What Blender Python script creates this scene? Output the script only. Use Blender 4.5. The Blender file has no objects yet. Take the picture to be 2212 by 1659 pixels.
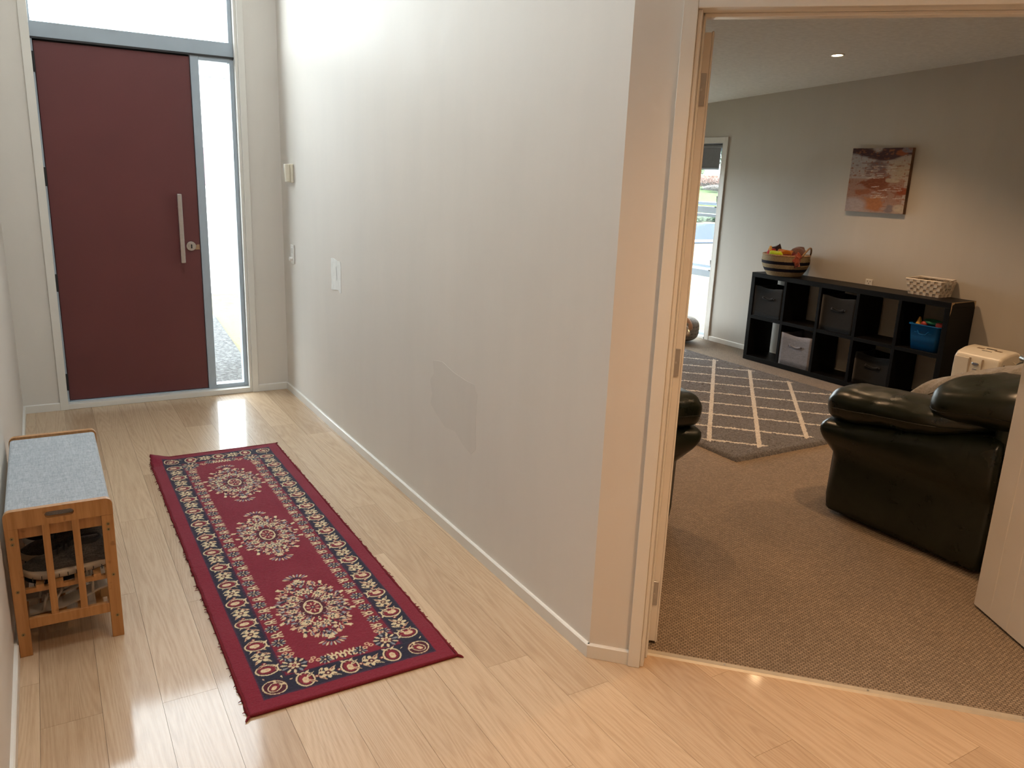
import bpy, bmesh, math, random
import numpy as np
from mathutils import Matrix, Vector, noise as mnoise
random.seed(7); RNG = np.random.default_rng(7)
S = bpy.context.scene
COL = S.collection
PI = math.pi

# ------------------------------------------------------------------ camera
CAM = Vector((-1.4766, -5.696, 1.5623))
YAW, PITCH, ROLL = 0.5387, 0.2533, 0.0400
def cam_axes():
    cy, sy, cp, sp = math.cos(YAW), math.sin(YAW), math.cos(PITCH), math.sin(PITCH)
    f = Vector((sy*cp, cy*cp, -sp)); r = Vector((cy, -sy, 0)); u = r.cross(f)
    c, s = math.cos(ROLL), math.sin(ROLL)
    return c*r + s*u, -s*r + c*u, f
_r, _u, _f = cam_axes()
cd = bpy.data.cameras.new('camera'); cam = bpy.data.objects.new('camera', cd); COL.objects.link(cam)
cam.matrix_world = Matrix(((_r.x, _u.x, -_f.x, CAM.x), (_r.y, _u.y, -_f.y, CAM.y), (_r.z, _u.z, -_f.z, CAM.z), (0, 0, 0, 1)))
cd.sensor_width = 36.0; cd.lens = 1707.8/2212*36.0; cd.clip_start = 0.05; cd.clip_end = 400
S.camera = cam

# ------------------------------------------------------------------ sky, sun, exposure
W = bpy.data.worlds.new('sky'); S.world = W; W.use_nodes = True
wn = W.node_tree; wn.nodes.clear()
# bright, thinly clouded white sky, a little bluer overhead
wtc = wn.nodes.new('ShaderNodeTexCoord'); wcl = wn.nodes.new('ShaderNodeTexNoise'); wcl.inputs['Scale'].default_value = 2.2; wcl.inputs['Detail'].default_value = 5
wrm = wn.nodes.new('ShaderNodeValToRGB'); wrm.color_ramp.elements[0].position = .35; wrm.color_ramp.elements[0].color = (.82, .905, 1.0, 1); wrm.color_ramp.elements[1].position = .65; wrm.color_ramp.elements[1].color = (1.0, .985, .98, 1)
bgn = wn.nodes.new('ShaderNodeBackground'); bgn.inputs['Strength'].default_value = 7.5
won = wn.nodes.new('ShaderNodeOutputWorld')
wn.links.new(wtc.outputs['Generated'], wcl.inputs['Vector']); wn.links.new(wcl.outputs['Fac'], wrm.inputs[0]); wn.links.new(wrm.outputs[0], bgn.inputs[0]); wn.links.new(bgn.outputs[0], won.inputs[0])
SKY, SKL = -2.9, 2.5      # middle and length of the added hall skylight
def portal(name, loc, rot, sx, sy):
    l = bpy.data.lights.new(name, 'AREA'); l.shape = 'RECTANGLE'; l.size = sx; l.size_y = sy; l.cycles.is_portal = True
    o = bpy.data.objects.new(name, l); COL.objects.link(o); o.location = loc; o.rotation_euler = rot
portal('portal_transom', (-.85, .16, 2.86), (-PI/2, 0, 0), 1.15, 1.05)
portal('portal_sidelight', (-.40, .16, 1.15), (-PI/2, 0, 0), .22, 2.2)
portal('portal_added_skylight', (-.84, SKY, 4.44), (0, 0, 0), .72, SKL)
portal('portal_side_window', (4.66, .85, 1.02), (0, PI/2, 0), 2.1, 1.05)
portal('portal_added_window', (3.55, 1.66, 1.08), (-PI/2, 0, 0), 1.3, 2.05)
S.view_settings.view_transform = 'Standard'; S.view_settings.look = 'None'
S.view_settings.exposure = 1.05; S.view_settings.gamma = 1.0; S.view_settings.use_curve_mapping = False
S.cycles.max_bounces = 6; S.cycles.diffuse_bounces = 4; S.cycles.glossy_bounces = 3; S.cycles.transmission_bounces = 4; S.cycles.transparent_max_bounces = 8
S.cycles.use_adaptive_sampling = True; S.cycles.adaptive_threshold = .10; S.cycles.adaptive_min_samples = 20; S.cycles.use_denoising = True
S.cycles.sample_clamp_indirect = 8.0

# ------------------------------------------------------------------ helpers: materials
MATS = {}
def srgb(r, g, b):
    f = lambda c: (c/255/12.92) if c/255 <= .04045 else ((c/255+.055)/1.055)**2.4
    return (f(r), f(g), f(b), 1)
class NT:
    def __init__(s, name):
        s.m = bpy.data.materials.new(name); s.m.use_nodes = True; s.t = s.m.node_tree
        s.b = s.t.nodes['Principled BSDF']; s.o = s.t.nodes['Material Output']
    def n(s, typ, **kw):
        x = s.t.nodes.new('ShaderNode'+typ)
        for k, v in kw.items():
            if k.startswith('i_'): x.inputs[k[2:].replace('_', ' ')].default_value = v
            else: setattr(x, k, v)
        return x
    def l(s, a, b): s.t.links.new(a, b)
    def math(s, op, a, b=None, clamp=False):
        x = s.n('Math', operation=op, use_clamp=clamp)
        for i, v in enumerate((a, b)):
            if v is None: continue
            if isinstance(v, (int, float)): x.inputs[i].default_value = v
            else: s.l(v, x.inputs[i])
        return x.outputs[0]
    def mix(s, fac, a, b, blend='MIX'):
        x = s.n('Mix', data_type='RGBA', blend_type=blend)
        for i, v in ((0, fac), (6, a), (7, b)):
            if isinstance(v, (int, float, tuple)): x.inputs[i].default_value = v
            else: s.l(v, x.inputs[i])
        return x.outputs[2]
    def coords(s, scale=(1, 1, 1), rot=(0, 0, 0), kind='Object', add=None):
        tc = s.n('TexCoord'); v = tc.outputs[kind]
        if add is not None:
            a = s.n('VectorMath', operation='ADD'); s.l(v, a.inputs[0]); s.l(add, a.inputs[1]); v = a.outputs[0]
        mp = s.n('Mapping'); mp.inputs['Scale'].default_value = scale; mp.inputs['Rotation'].default_value = rot
        s.l(v, mp.inputs[0]); return mp.outputs[0]
    def noise(s, vec, scale, detail=3, rough=.55, dist=0):
        x = s.n('TexNoise'); x.inputs['Scale'].default_value = scale; x.inputs['Detail'].default_value = detail
        x.inputs['Roughness'].default_value = rough; x.inputs['Distortion'].default_value = dist; s.l(vec, x.inputs['Vector']); return x.outputs['Fac']
    def ramp(s, fac, stops):
        x = s.n('ValToRGB'); e = x.color_ramp.elements
        while len(e) < len(stops): e.new(.5)
        for k, (p, c) in enumerate(stops): e[k].position = p; e[k].color = c if len(c) == 4 else (*c, 1)
        s.l(fac, x.inputs[0]); return x.outputs[0]
    def bump(s, h, strength=.3, dist=.002):
        x = s.n('Bump'); x.inputs['Strength'].default_value = strength; x.inputs['Distance'].default_value = dist
        s.l(h, x.inputs['Height']); s.l(x.outputs[0], s.b.inputs['Normal'])
    def set(s, **kw):
        for k, v in kw.items():
            k = k.replace('_', ' ')
            if isinstance(v, (int, float, tuple)): s.b.inputs[k].default_value = v
            else: s.l(v, s.b.inputs[k])
        return s
def plain(name, col, rough=.5, metal=0.0, var=.06, nscale=30, bump=0.0, bscale=200, bdist=.001, **kw):
    """a procedural material: colour broken up by noise, optional fine relief"""
    if name in MATS: return MATS[name]
    t = NT(name); v = t.coords(); c = col if len(col) == 4 else (*col, 1)
    n = t.noise(v, nscale, 2)
    lo = tuple(max(0, x*(1-var)) for x in c[:3])+(1,); hi = tuple(min(1, x*(1+var)) for x in c[:3])+(1,)
    t.set(Base_Color=t.ramp(n, [(.3, lo), (.7, hi)]), Roughness=rough, Metallic=metal, **kw)
    if bump and bump > .1: t.bump(t.noise(v, bscale, 2), bump, bdist)
    MATS[name] = t.m; return t.m

# ------------------------------------------------------------------ helpers: objects
WM = {}
def thing(name, label=None, cat=None, loc=(0, 0, 0), rz=0.0, group=None, kind=None, parent=None):
    o = bpy.data.objects.new(name, None); COL.objects.link(o); o.empty_display_size = .1
    M = Matrix.Translation(loc) @ Matrix.Rotation(rz, 4, 'Z')
    o.matrix_basis = M
    if parent is not None: o.parent = parent; M = WM[parent.name] @ M
    WM[o.name] = M
    return tag(o, label, cat, group, kind)
def tag(o, label=None, cat=None, group=None, kind=None):
    for k, v in (('label', label), ('category', cat), ('group', group), ('kind', kind)):
        if v: o[k] = v
    return o
def mesh_obj(name, verts, faces, mat, parent=None, local=False, smooth=False, label=None, cat=None, group=None, kind=None, bevel=0, bseg=2, subd=0, colors=None, origin=None):
    """verts in world space unless local=True (then in the parent's space); top-level meshes get their origin at 'origin'"""
    me = bpy.data.meshes.new(name)
    vs = np.asarray(verts, float).reshape(-1, 3)
    M = Matrix.Identity(4)
    if parent is not None:
        if not local:
            inv = np.array(WM[parent.name].inverted()); vs = vs @ inv[:3, :3].T + inv[:3, 3]
    elif origin is not None:
        vs = vs - np.asarray(origin, float); M = Matrix.Translation(origin)
    me.from_pydata(vs.tolist(), [], [list(map(int, f)) for f in faces])
    bm = bmesh.new(); bm.from_mesh(me); bmesh.ops.recalc_face_normals(bm, faces=bm.faces); bm.to_mesh(me); bm.free()
    if smooth: me.polygons.foreach_set('use_smooth', [True]*len(me.polygons))
    if colors is not None:
        a = me.color_attributes.new('col', 'FLOAT_COLOR', 'POINT')
        c = np.ones((len(vs), 4), np.float32); c[:, :3] = colors; a.data.foreach_set('color', c.ravel())
    me.materials.append(mat)
    o = bpy.data.objects.new(name, me); COL.objects.link(o)
    if parent is not None: o.parent = parent
    o.matrix_basis = M
    WM[o.name] = (WM[parent.name] if parent is not None else Matrix.Identity(4)) @ M
    if bevel:
        b = o.modifiers.new('b', 'BEVEL'); b.width = bevel; b.segments = bseg; b.limit_method = 'ANGLE'; b.angle_limit = .6
        if bseg > 1: me.polygons.foreach_set('use_smooth', [True]*len(me.polygons)); wnm = o.modifiers.new('w', 'WEIGHTED_NORMAL')
    if subd:
        sm = o.modifiers.new('s', 'SUBSURF'); sm.levels = subd; sm.render_levels = subd
    return tag(o, label, cat, group, kind)
class MB:
    def __init__(s): s.v = []; s.f = []
    def add(s, v, f):
        n = len(s.v); s.v += [tuple(x) for x in v]; s.f += [tuple(i+n for i in q) for q in f]; return s
    def box(s, x0, x1, y0, y1, z0, z1, rot=None, c=None):
        v = [(x, y, z) for z in (z0, z1) for y in (y0, y1) for x in (x0, x1)]
        if rot is not None: v = [tuple(rot @ Vector(p) + (Vector(c) if c else Vector((0, 0, 0)))) for p in v]
        return s.add(v, [(0, 2, 3, 1), (4, 5, 7, 6), (0, 1, 5, 4), (2, 6, 7, 3), (0, 4, 6, 2), (1, 3, 7, 5)])
    def prism(s, poly, z0, z1):
        n = len(poly); v = [(x, y, z0) for x, y in poly]+[(x, y, z1) for x, y in poly]
        return s.add(v, [tuple(range(n)), tuple(range(n, 2*n))]+[(i, (i+1) % n, n+(i+1) % n, n+i) for i in range(n)])
    def xprism(s, poly, x0, x1):   # polygon in (y,z)
        n = len(poly); v = [(x0, y, z) for y, z in poly]+[(x1, y, z) for y, z in poly]
        return s.add(v, [tuple(range(n)), tuple(range(n, 2*n))]+[(i, (i+1) % n, n+(i+1) % n, n+i) for i in range(n)])
    def yprism(s, poly, y0, y1):   # polygon in (x,z)
        n = len(poly); v = [(x, y0, z) for x, z in poly]+[(x, y1, z) for x, z in poly]
        return s.add(v, [tuple(range(n)), tuple(range(n, 2*n))]+[(i, (i+1) % n, n+(i+1) % n, n+i) for i in range(n)])
    def tube(s, pts, r, k=8, closed=False, caps=True):
        pts = [Vector(p) for p in pts]; n = len(pts); rs = r if isinstance(r, (list, tuple)) else [r]*n
        base = len(s.v); prev = None
        for i, p in enumerate(pts):
            if closed: d = pts[(i+1) % n]-pts[i-1]
            else: d = pts[min(i+1, n-1)]-pts[max(i-1, 0)]
            d = d.normalized() if d.length > 1e-9 else Vector((0, 0, 1))
            if prev is None:
                a = d.cross(Vector((0, 0, 1)));  a = a if a.length > .1 else d.cross(Vector((1, 0, 0)))
            else: a = prev - d*prev.dot(d)
            a.normalize(); prev = a; b = d.cross(a)
            for j in range(k):
                t = 2*PI*j/k; s.v.append(tuple(p+(a*math.cos(t)+b*math.sin(t))*rs[i]))
        for i in range(n if closed else n-1):
            for j in range(k):
                q = base+i*k; w = base+((i+1) % n)*k
                s.f.append((q+j, q+(j+1) % k, w+(j+1) % k, w+j))
        if caps and not closed:
            s.f.append(tuple(base+j for j in range(k))); s.f.append(tuple(base+(n-1)*k+j for j in range(k)))
        return s
    def lathe(s, prof, cx, cy, k=32, sx=1, sy=1, wob=None):
        base = len(s.v); n = len(prof)
        for i, (r, z) in enumerate(prof):
            for j in range(k):
                t = 2*PI*j/k; rr = r*(1+(wob(t, z) if wob else 0)); s.v.append((cx+rr*sx*math.cos(t), cy+rr*sy*math.sin(t), z))
        for i in range(n-1):
            for j in range(k):
                a = base+i*k+j; b = base+i*k+(j+1) % k; s.f.append((a, b, b+k, a+k))
        return s
    def cyl(s, c, axis, r, h, k=16):
        c = Vector(c); a = Vector(axis).normalized(); return s.tube([c, c+a*h], r, k)
    def blob(s, c, rad, e1=1.0, e2=1.0, nu=24, nv=16, fn=None):
        """superellipsoid; fn(p local, unit) -> p"""
        pw = lambda x, e: math.copysign(abs(x)**e, x)
        base = len(s.v); c = Vector(c)
        for i in range(nv+1):
            ph = -PI/2+PI*i/nv
            for j in range(nu):
                t = 2*PI*j/nu
                p = Vector((rad[0]*pw(math.cos(ph), e1)*pw(math.cos(t), e2), rad[1]*pw(math.cos(ph), e1)*pw(math.sin(t), e2), rad[2]*pw(math.sin(ph), e1)))
                if fn: p = fn(p)
                s.v.append(tuple(c+p))
        for i in range(nv):
            for j in range(nu):
                a = base+i*nu+j; b = base+i*nu+(j+1) % nu; s.f.append((a, b, b+nu, a+nu))
        return s
    def loft(s, rings, caps=True):
        base = len(s.v); k = len(rings[0])
        for r in rings: s.v += [tuple(p) for p in r]
        for i in range(len(rings)-1):
            for j in range(k):
                a = base+i*k+j; b = base+i*k+(j+1) % k; s.f.append((a, b, b+k, a+k))
        if caps: s.f.append(tuple(base+j for j in range(k))); s.f.append(tuple(base+(len(rings)-1)*k+j for j in range(k)))
        return s
    def build(s, name, mat, parent=None, **kw): return mesh_obj(name, s.v, s.f, mat, parent, **kw)
def clean(o, dist=1e-5):
    bm = bmesh.new(); bm.from_mesh(o.data); bmesh.ops.remove_doubles(bm, verts=bm.verts, dist=dist); bmesh.ops.recalc_face_normals(bm, faces=bm.faces); bm.to_mesh(o.data); bm.free(); return o
def wobble(amp, sc, seed=0):
    off = Vector((seed*7.3, seed*3.1, seed*1.7))
    def fn(p):
        d = mnoise.noise_vector(p*sc+off); return p+d*amp
    return fn

# ------------------------------------------------------------------ materials
def wall_paint(name, col, streak=.028):
    t = NT(name); v = t.coords()
    n1 = t.noise(v, .9, 2); v2 = t.coords(scale=(5, 5, 1.1)); n2 = t.noise(v2, 1.1, 3, .65)
    k = t.math('ADD', t.math('MULTIPLY', n1, .5), t.math('MULTIPLY', n2, .5))
    lo = tuple(x*(1-streak) for x in col)+(1,); hi = tuple(min(1, x*(1+streak)) for x in col)+(1,)
    t.set(Base_Color=t.ramp(k, [(.36, lo), (.64, hi)]), Roughness=t.ramp(n2, [(.3, (.50,)*3), (.7, (.57,)*3)]), Specular_IOR_Level=.3)
    return t.m
M_wall = wall_paint('wall_paint', (.705, .66, .605))
M_wall2 = wall_paint('dimmed_living_wall_paint', (.56, .52, .46), .03)  # hall paint made darker, the living room's dimness put into its colour
M_patchdark = wall_paint('patched_wall_paint', (.662, .620, .568), .04)
M_ceil = plain('ceiling_paint', (.80, .79, .76), .8, bump=.08, bscale=180)
M_trim = plain('white_gloss_trim', (.74, .71, .655), .32, var=.02, nscale=5)
M_doorwhite = plain('white_door_paint', (.76, .72, .66), .35, var=.02, nscale=6)
M_filler = plain('white_filler', (.83, .84, .82), .85, var=.05, nscale=25, bump=.2, bscale=60)
M_alu = plain('grey_aluminium_frame', srgb(164, 176, 187), .42, var=.03, nscale=8, Specular_IOR_Level=.5)
M_steel = plain('brushed_steel', (.55, .55, .54), .33, 1.0, var=.05, nscale=60)
M_black = plain('black_hinge_metal', (.02, .02, .022), .45)
M_white = plain('white_plastic', (.80, .79, .76), .35, var=.015)
M_cream = plain('cream_plastic', (.72, .66, .54), .33, var=.02)
M_red_door = plain('dark_red_door', (.128, .034, .035), .42, var=.05, nscale=2.5, bump=.04, bscale=400, Specular_IOR_Level=.55)
def glass_mat(name, tint=(.93, .97, .97)):
    t = NT(name); tr = t.n('BsdfTransparent'); tr.inputs[0].default_value = (*tint, 1)
    gl = t.n('BsdfGlossy'); gl.inputs['Roughness'].default_value = .0
    lw = t.n('LayerWeight'); lw.inputs['Blend'].default_value = .5; ms = t.n('MixShader')      # Schlick reflectance of a pane
    t.l(t.math('ADD', t.math('MULTIPLY', t.math('POWER', lw.outputs['Facing'], 5.0), .9), .035), ms.inputs[0]); t.l(tr.outputs[0], ms.inputs[1]); t.l(gl.outputs[0], ms.inputs[2]); t.l(ms.outputs[0], t.o.inputs[0])
    t.t.nodes.remove(t.b); return t.m
M_glass = glass_mat('window_glass')
def oak():
    t = NT('oak_plank'); oi = t.n('ObjectInfo'); r = oi.outputs['Random']
    cx = t.n('CombineXYZ'); t.l(t.math('MULTIPLY', r, 37.0), cx.inputs[0]); t.l(t.math('MULTIPLY', r, 91.0), cx.inputs[1]); t.l(t.math('MULTIPLY', r, 13.0), cx.inputs[2])
    v1 = t.coords(scale=(7.5, .42, 1), add=cx.outputs[0]); v2 = t.coords(scale=(420, 14, 1), add=cx.outputs[0]); v3 = t.coords(scale=(60, 2.0, 1), add=cx.outputs[0])
    a = t.noise(v1, 1.0, 1.0, .4, .2)
    rings = t.math('ABSOLUTE', t.math('SINE', t.math('MULTIPLY', a, 95.0)))
    rings = t.math('POWER', rings, 2.2)
    fine = t.noise(v2, 1.0, 3, .65); mid = t.noise(v3, 1.0, 3, .6)
    g = t.math('ADD', t.math('MULTIPLY', rings, .13), t.math('ADD', t.math('MULTIPLY', fine, .52), t.math('MULTIPLY', mid, .37)))
    c = t.ramp(g, [(.25, (.41, .270, .160)), (.52, (.54, .382, .242)), (.80, (.63, .472, .318))])
    tone = t.ramp(r, [(0, (.86, .83, .80)), (.5, (1, 1, 1)), (1, (1.07, 1.08, 1.09))])
    c = t.mix(1.0, c, tone, 'MULTIPLY')
    t.set(Base_Color=c, Roughness=t.ramp(g, [(.2, (.50,)*3), (.8, (.40,)*3)]), Coat_Weight=.55, Coat_Roughness=.09, Specular_IOR_Level=.4)
    t.bump(g, .12, .0006); return t.m
M_oak = oak()
M_sub = plain('dark_subfloor', (.12, .08, .05), .8)
def carpet():
    t = NT('woven_loop_carpet'); v = t.coords(rot=(0, 0, math.radians(45)))
    nz = t.n('TexNoise'); nz.inputs['Scale'].default_value = 130; nz.inputs['Detail'].default_value = 2; t.l(v, nz.inputs['Vector'])
    sb = t.n('VectorMath', operation='SUBTRACT'); t.l(nz.outputs['Color'], sb.inputs[0]); sb.inputs[1].default_value = (.5, .5, .5)
    sc = t.n('VectorMath', operation='SCALE'); t.l(sb.outputs[0], sc.inputs[0]); sc.inputs['Scale'].default_value = .006
    ad = t.n('VectorMath', operation='ADD'); t.l(v, ad.inputs[0]); t.l(sc.outputs[0], ad.inputs[1])
    b = t.n('TexBrick'); b.offset = .5; b.inputs['Scale'].default_value = 1.0
    for k, x in (('Brick Width', .0155), ('Row Height', .0105), ('Mortar Size', .0036), ('Mortar Smooth', 1.0)): b.inputs[k].default_value = x
    b.inputs['Color1'].default_value = (.41, .315, .225, 1); b.inputs['Color2'].default_value = (.30, .228, .16, 1); b.inputs['Mortar'].default_value = (.115, .083, .054, 1)
    t.l(ad.outputs[0], b.inputs['Vector'])
    n = t.noise(v, 420, 3); c = t.mix(.75, b.outputs['Color'], t.ramp(n, [(.3, (.45,)*3), (.7, (1.2,)*3)]), 'MULTIPLY')
    big = t.noise(v, 1.4, 3); c = t.mix(1.0, c, t.ramp(big, [(.3, (.9, .9, .9)), (.7, (1.08, 1.07, 1.06))]), 'MULTIPLY')
    t.set(Base_Color=c, Roughness=.95, Specular_IOR_Level=.1, Sheen_Weight=.1)
    t.bump(b.outputs['Fac'], -.9, .004); return t.m
M_carpet = carpet()
def vcol(name, rough=.95, bump=.5, bscale=900, bdist=.002, sheen=.2, spec=.1):
    t = NT(name); a = t.n('VertexColor'); a.layer_name = 'col'; v = t.coords()
    n = t.noise(v, bscale, 3)
    c = t.mix(.35, a.outputs['Color'], t.ramp(n, [(.3, (.6,)*3), (.7, (1.2,)*3)]), 'MULTIPLY')
    t.set(Base_Color=c, Roughness=rough, Sheen_Weight=sheen, Specular_IOR_Level=spec); t.bump(n, bump, bdist); return t.m
M_runner = vcol('runner_pile')
M_binding = plain('runner_binding', (.15, .016, .022), .95, var=.25, nscale=300, bump=.6, bscale=500, Specular_IOR_Level=.1)
def bamboo():
    t = NT('bamboo'); v = t.coords(scale=(1, 1, 1)); oi = t.n('ObjectInfo')
    n = t.noise(t.coords(scale=(90, 90, 6)), 1, 3); k = t.noise(v, 26, 2)
    c = t.ramp(n, [(.3, (.37, .165, .047)), (.7, (.50, .245, .083))])
    c = t.mix(t.ramp(k, [(.66, (0,)*3), (.74, (.55,)*3)]), c, (.20, .085, .025, 1))
    t.set(Base_Color=c, Roughness=.38, Coat_Weight=.2, Coat_Roughness=.2); t.bump(n, .08, .0005); return t.m
M_bamboo = bamboo()
def fabric(name, lo, hi, sc=260, rough=.95):
    t = NT(name); a = t.noise(t.coords(scale=(1, .12, 1)), sc, 3, .7); b = t.noise(t.coords(scale=(.12, 1, 1)), sc, 3, .7)
    k = t.math('ADD', t.math('MULTIPLY', a, .5), t.math('MULTIPLY', b, .5))
    t.set(Base_Color=t.ramp(k, [(.4, (*lo, 1)), (.6, (*hi, 1))]), Roughness=rough, Sheen_Weight=.25, Specular_IOR_Level=.15); t.bump(k, .5, .0012); return t.m
M_seatfab = fabric('grey_linen', (.27, .295, .32), (.44, .465, .49))
def leather():
    t = NT('dark_green_leather'); v = t.coords(); n = t.noise(v, 9, 4, .6, .6); w = t.noise(t.coords(scale=(1, 1, .6)), 13, 3, .55, 1.6); g = t.noise(v, 300, 2)
    t.set(Base_Color=t.ramp(n, [(.3, (.0055, .0085, .0045)), (.7, (.013, .0165, .0085))]), Roughness=t.ramp(n, [(.3, (.24,)*3), (.7, (.40,)*3)]), Specular_IOR_Level=.5)
    t.bump(t.math('ADD', w, t.math('MULTIPLY', g, .02)), .09, .012); return t.m
M_leather = leather()
M_lining = plain('black_seam', (.006, .007, .005), .6)
M_throw = fabric('grey_velour', (.17, .155, .135), (.27, .25, .225), 120)
M_bw = NT('black_brown_veneer')
_v = M_bw.coords(scale=(3, 3, 90)); _n = M_bw.noise(_v, 1, 3)
M_bw.set(Base_Color=M_bw.ramp(_n, [(.3, (.0026, .0024, .0024)), (.7, (.0052, .0047, .0045))]), Roughness=.45, Specular_IOR_Level=.15); M_bw = M_bw.m
M_chip = plain('bare_chipboard', (.42, .30, .16), .8)
M_boxdark = fabric('charcoal_fabric', (.0045, .0045, .0045), (.0095, .009, .009), 200)
M_boxgrey = fabric('grey_fabric', (.17, .165, .185), (.26, .255, .28), 200)
# ------------------------------------------------------------------ setting: hall shell
HX0, L = -1.6745, 3.805            # left wall face, length of right wall
YB, HC = -8.4, 4.30                # back of the hall, hall ceiling
A = math.radians(45.11)            # the diagonal wall with the double doors
Dv = Vector((math.cos(A), -math.sin(A), 0)); Nv = Vector((math.sin(A), math.cos(A), 0)); C0 = Vector((0, -L, 0))
X1 = 4.4915                        # far wall of the living room
YF, YL = 1.50, -5.22               # living room front and back
def dw(s, n, z=0): return C0 + Dv*s + Nv*n + Vector((0, 0, z))
zc = lambda y: 2.4155 - .0475*y    # sloping living-room ceiling

floor = mesh_obj('floor', *(lambda m: (m.v, m.f))(MB().box(HX0-.1, 3.2, YB, .10, -.10, -.012)), M_sub, kind='structure', label='pale oak plank floor of the hallway', cat='floor')
WM['floor'] = Matrix.Identity(4)
def clip(poly, p, n):   # keep side where (x-p).n <= 0
    out = []
    for i in range(len(poly)):
        a, b = poly[i], poly[(i+1) % len(poly)]
        da = (a[0]-p[0])*n[0]+(a[1]-p[1])*n[1]; db = (b[0]-p[0])*n[0]+(b[1]-p[1])*n[1]
        if da <= 0: out.append(a)
        if (da < 0 < db) or (db < 0 < da):
            t = da/(da-db); out.append((a[0]+(b[0]-a[0])*t, a[1]+(b[1]-a[1])*t))
    return out
PW = .1585; joints = {-1: -3.76, -9: -3.42, -3: -2.287, -2: -2.53, 1: -4.09, -4: -2.79}
pc = dw(0, .078)
for k in range(-12, 13):
    x0 = -.025+PW*(k+1); x1 = x0+PW
    if x1 < HX0 or x0 > 1.55: continue
    y = joints.get(k, -2.9+random.uniform(-.7, .7)); ln = 1.42
    while y < .05: y += ln
    while y > YB:
        ya, yb = max(y-ln, YB), min(y, .05)
        poly = [(max(x0, HX0-.01)+.0004, ya+.0004), (min(x1, 1.5)-.0004, ya+.0004), (min(x1, 1.5)-.0004, yb-.0004), (max(x0, HX0-.01)+.0004, yb-.0004)]
        if x1 > .1:
            if x0 < 0 and ya > -3.8: poly = clip(poly, (.06, 0), (1, 0))
            else: poly = clip(poly, (pc.x, pc.y), (Nv.x, Nv.y))
        if len(poly) > 2: MB().prism(poly, -.012, 0).build('plank', M_oak, floor)
        y -= ln
# living-room carpet: polygon on the room side of the diagonal wall
cp = [tuple(dw(.05, .094)[:2]), tuple(dw(1.78, .094)[:2]), (1.30, YL-.05), (X1+.1, YL-.05), (X1+.1, YF+.1), (.06, YF+.1), (.06, dw(.05, .094).y)]
carpet_o = MB().prism(cp, -.06, .004).build('floor_carpet', M_carpet, kind='structure', label='beige woven loop carpet of the living room', cat='carpet')
# threshold strip
thr = thing('trim_1', 'pale metal strip between oak floor and carpet', 'threshold strip', tuple(dw(0, 0)), -A, kind='structure')
M_thr = plain('pale_threshold_strip', (.52, .46, .36), .4, .3, var=.05)
MB().add([(.16, .068, 0), (1.63, .068, 0), (1.63, .074, .006), (.16, .074, .006), (.16, .094, .007), (1.63, .094, .007), (.16, .1, .003), (1.63, .1, .003)], [(0, 1, 2, 3), (3, 2, 5, 4), (4, 5, 7, 6), (0, 3, 4, 6), (1, 7, 5, 2), (0, 6, 7, 1)]).build('strip', M_thr, thr, local=True)
for s_ in (.45, .90, 1.35): MB().cyl((s_, .084, .0065), (0, 0, 1), .004, .001, 10).build('screw', M_steel, thr, local=True)

wl = MB().box(HX0-.12, HX0, YB-.1, .14, -.1, HC+.1).build('wall_left', M_wall, kind='structure', label='off-white left wall of the hallway behind the bench', cat='wall')
OX0, OX1, OZ1 = -1.436, -.244, 3.40
wf = MB().box(HX0-.12, OX0, 0, .14, -.1, HC+.1).box(OX1, 0.02, 0, .14, -.1, HC+.1).box(OX0, OX1, 0, .14, OZ1, HC+.1).build('wall_front', M_wall, kind='structure', label='off-white end wall around the front door', cat='wall')
wr = MB().box(0, .11, -L, YF+.1, -.1, HC+.1).build('wall_right', M_wall, kind='structure', label='long off-white right wall with patched plaster', cat='wall')
WM['wall_right'] = Matrix.Identity(4)
# marks on the right wall: a rectangle of white filler and a darker repainted patch, both with shapes of their own
fill = [(-1.075, 1.068), (-1.12, 1.072), (-1.19, 1.062), (-1.243, 1.064), (-1.252, 1.03), (-1.247, .95), (-1.252, .884), (-1.235, .878), (-1.20, .893), (-1.15, .889), (-1.10, .882), (-1.07, .884), (-1.078, .93), (-1.07, 1.0)]
MB().xprism(fill, -.0016, .001).build('filler_patch', M_filler, wr, label='white rectangle of filler')
MB().xprism([(-1.165, 1.02), (-1.175, 1.03), (-1.18, 1.01), (-1.185, .955), (-1.175, .945), (-1.17, .985)], -.0024, -.0012).build('filler_scrape', plain('grey_scrape', (.55, .55, .54), .9), wr)
dk = [(-2.52, .758), (-2.62, .772), (-2.74, .748), (-2.86, .74), (-2.93, .742), (-2.955, .70), (-2.945, .60), (-2.955, .47), (-2.91, .435), (-2.84, .452), (-2.76, .49), (-2.66, .48), (-2.56, .52), (-2.50, .55), (-2.52, .60), (-2.495, .66), (-2.535, .70)]
MB().xprism(dk, -.0006, .001).build('paint_patch', M_patchdark, wr, label='slightly darker patch of paint')
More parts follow.
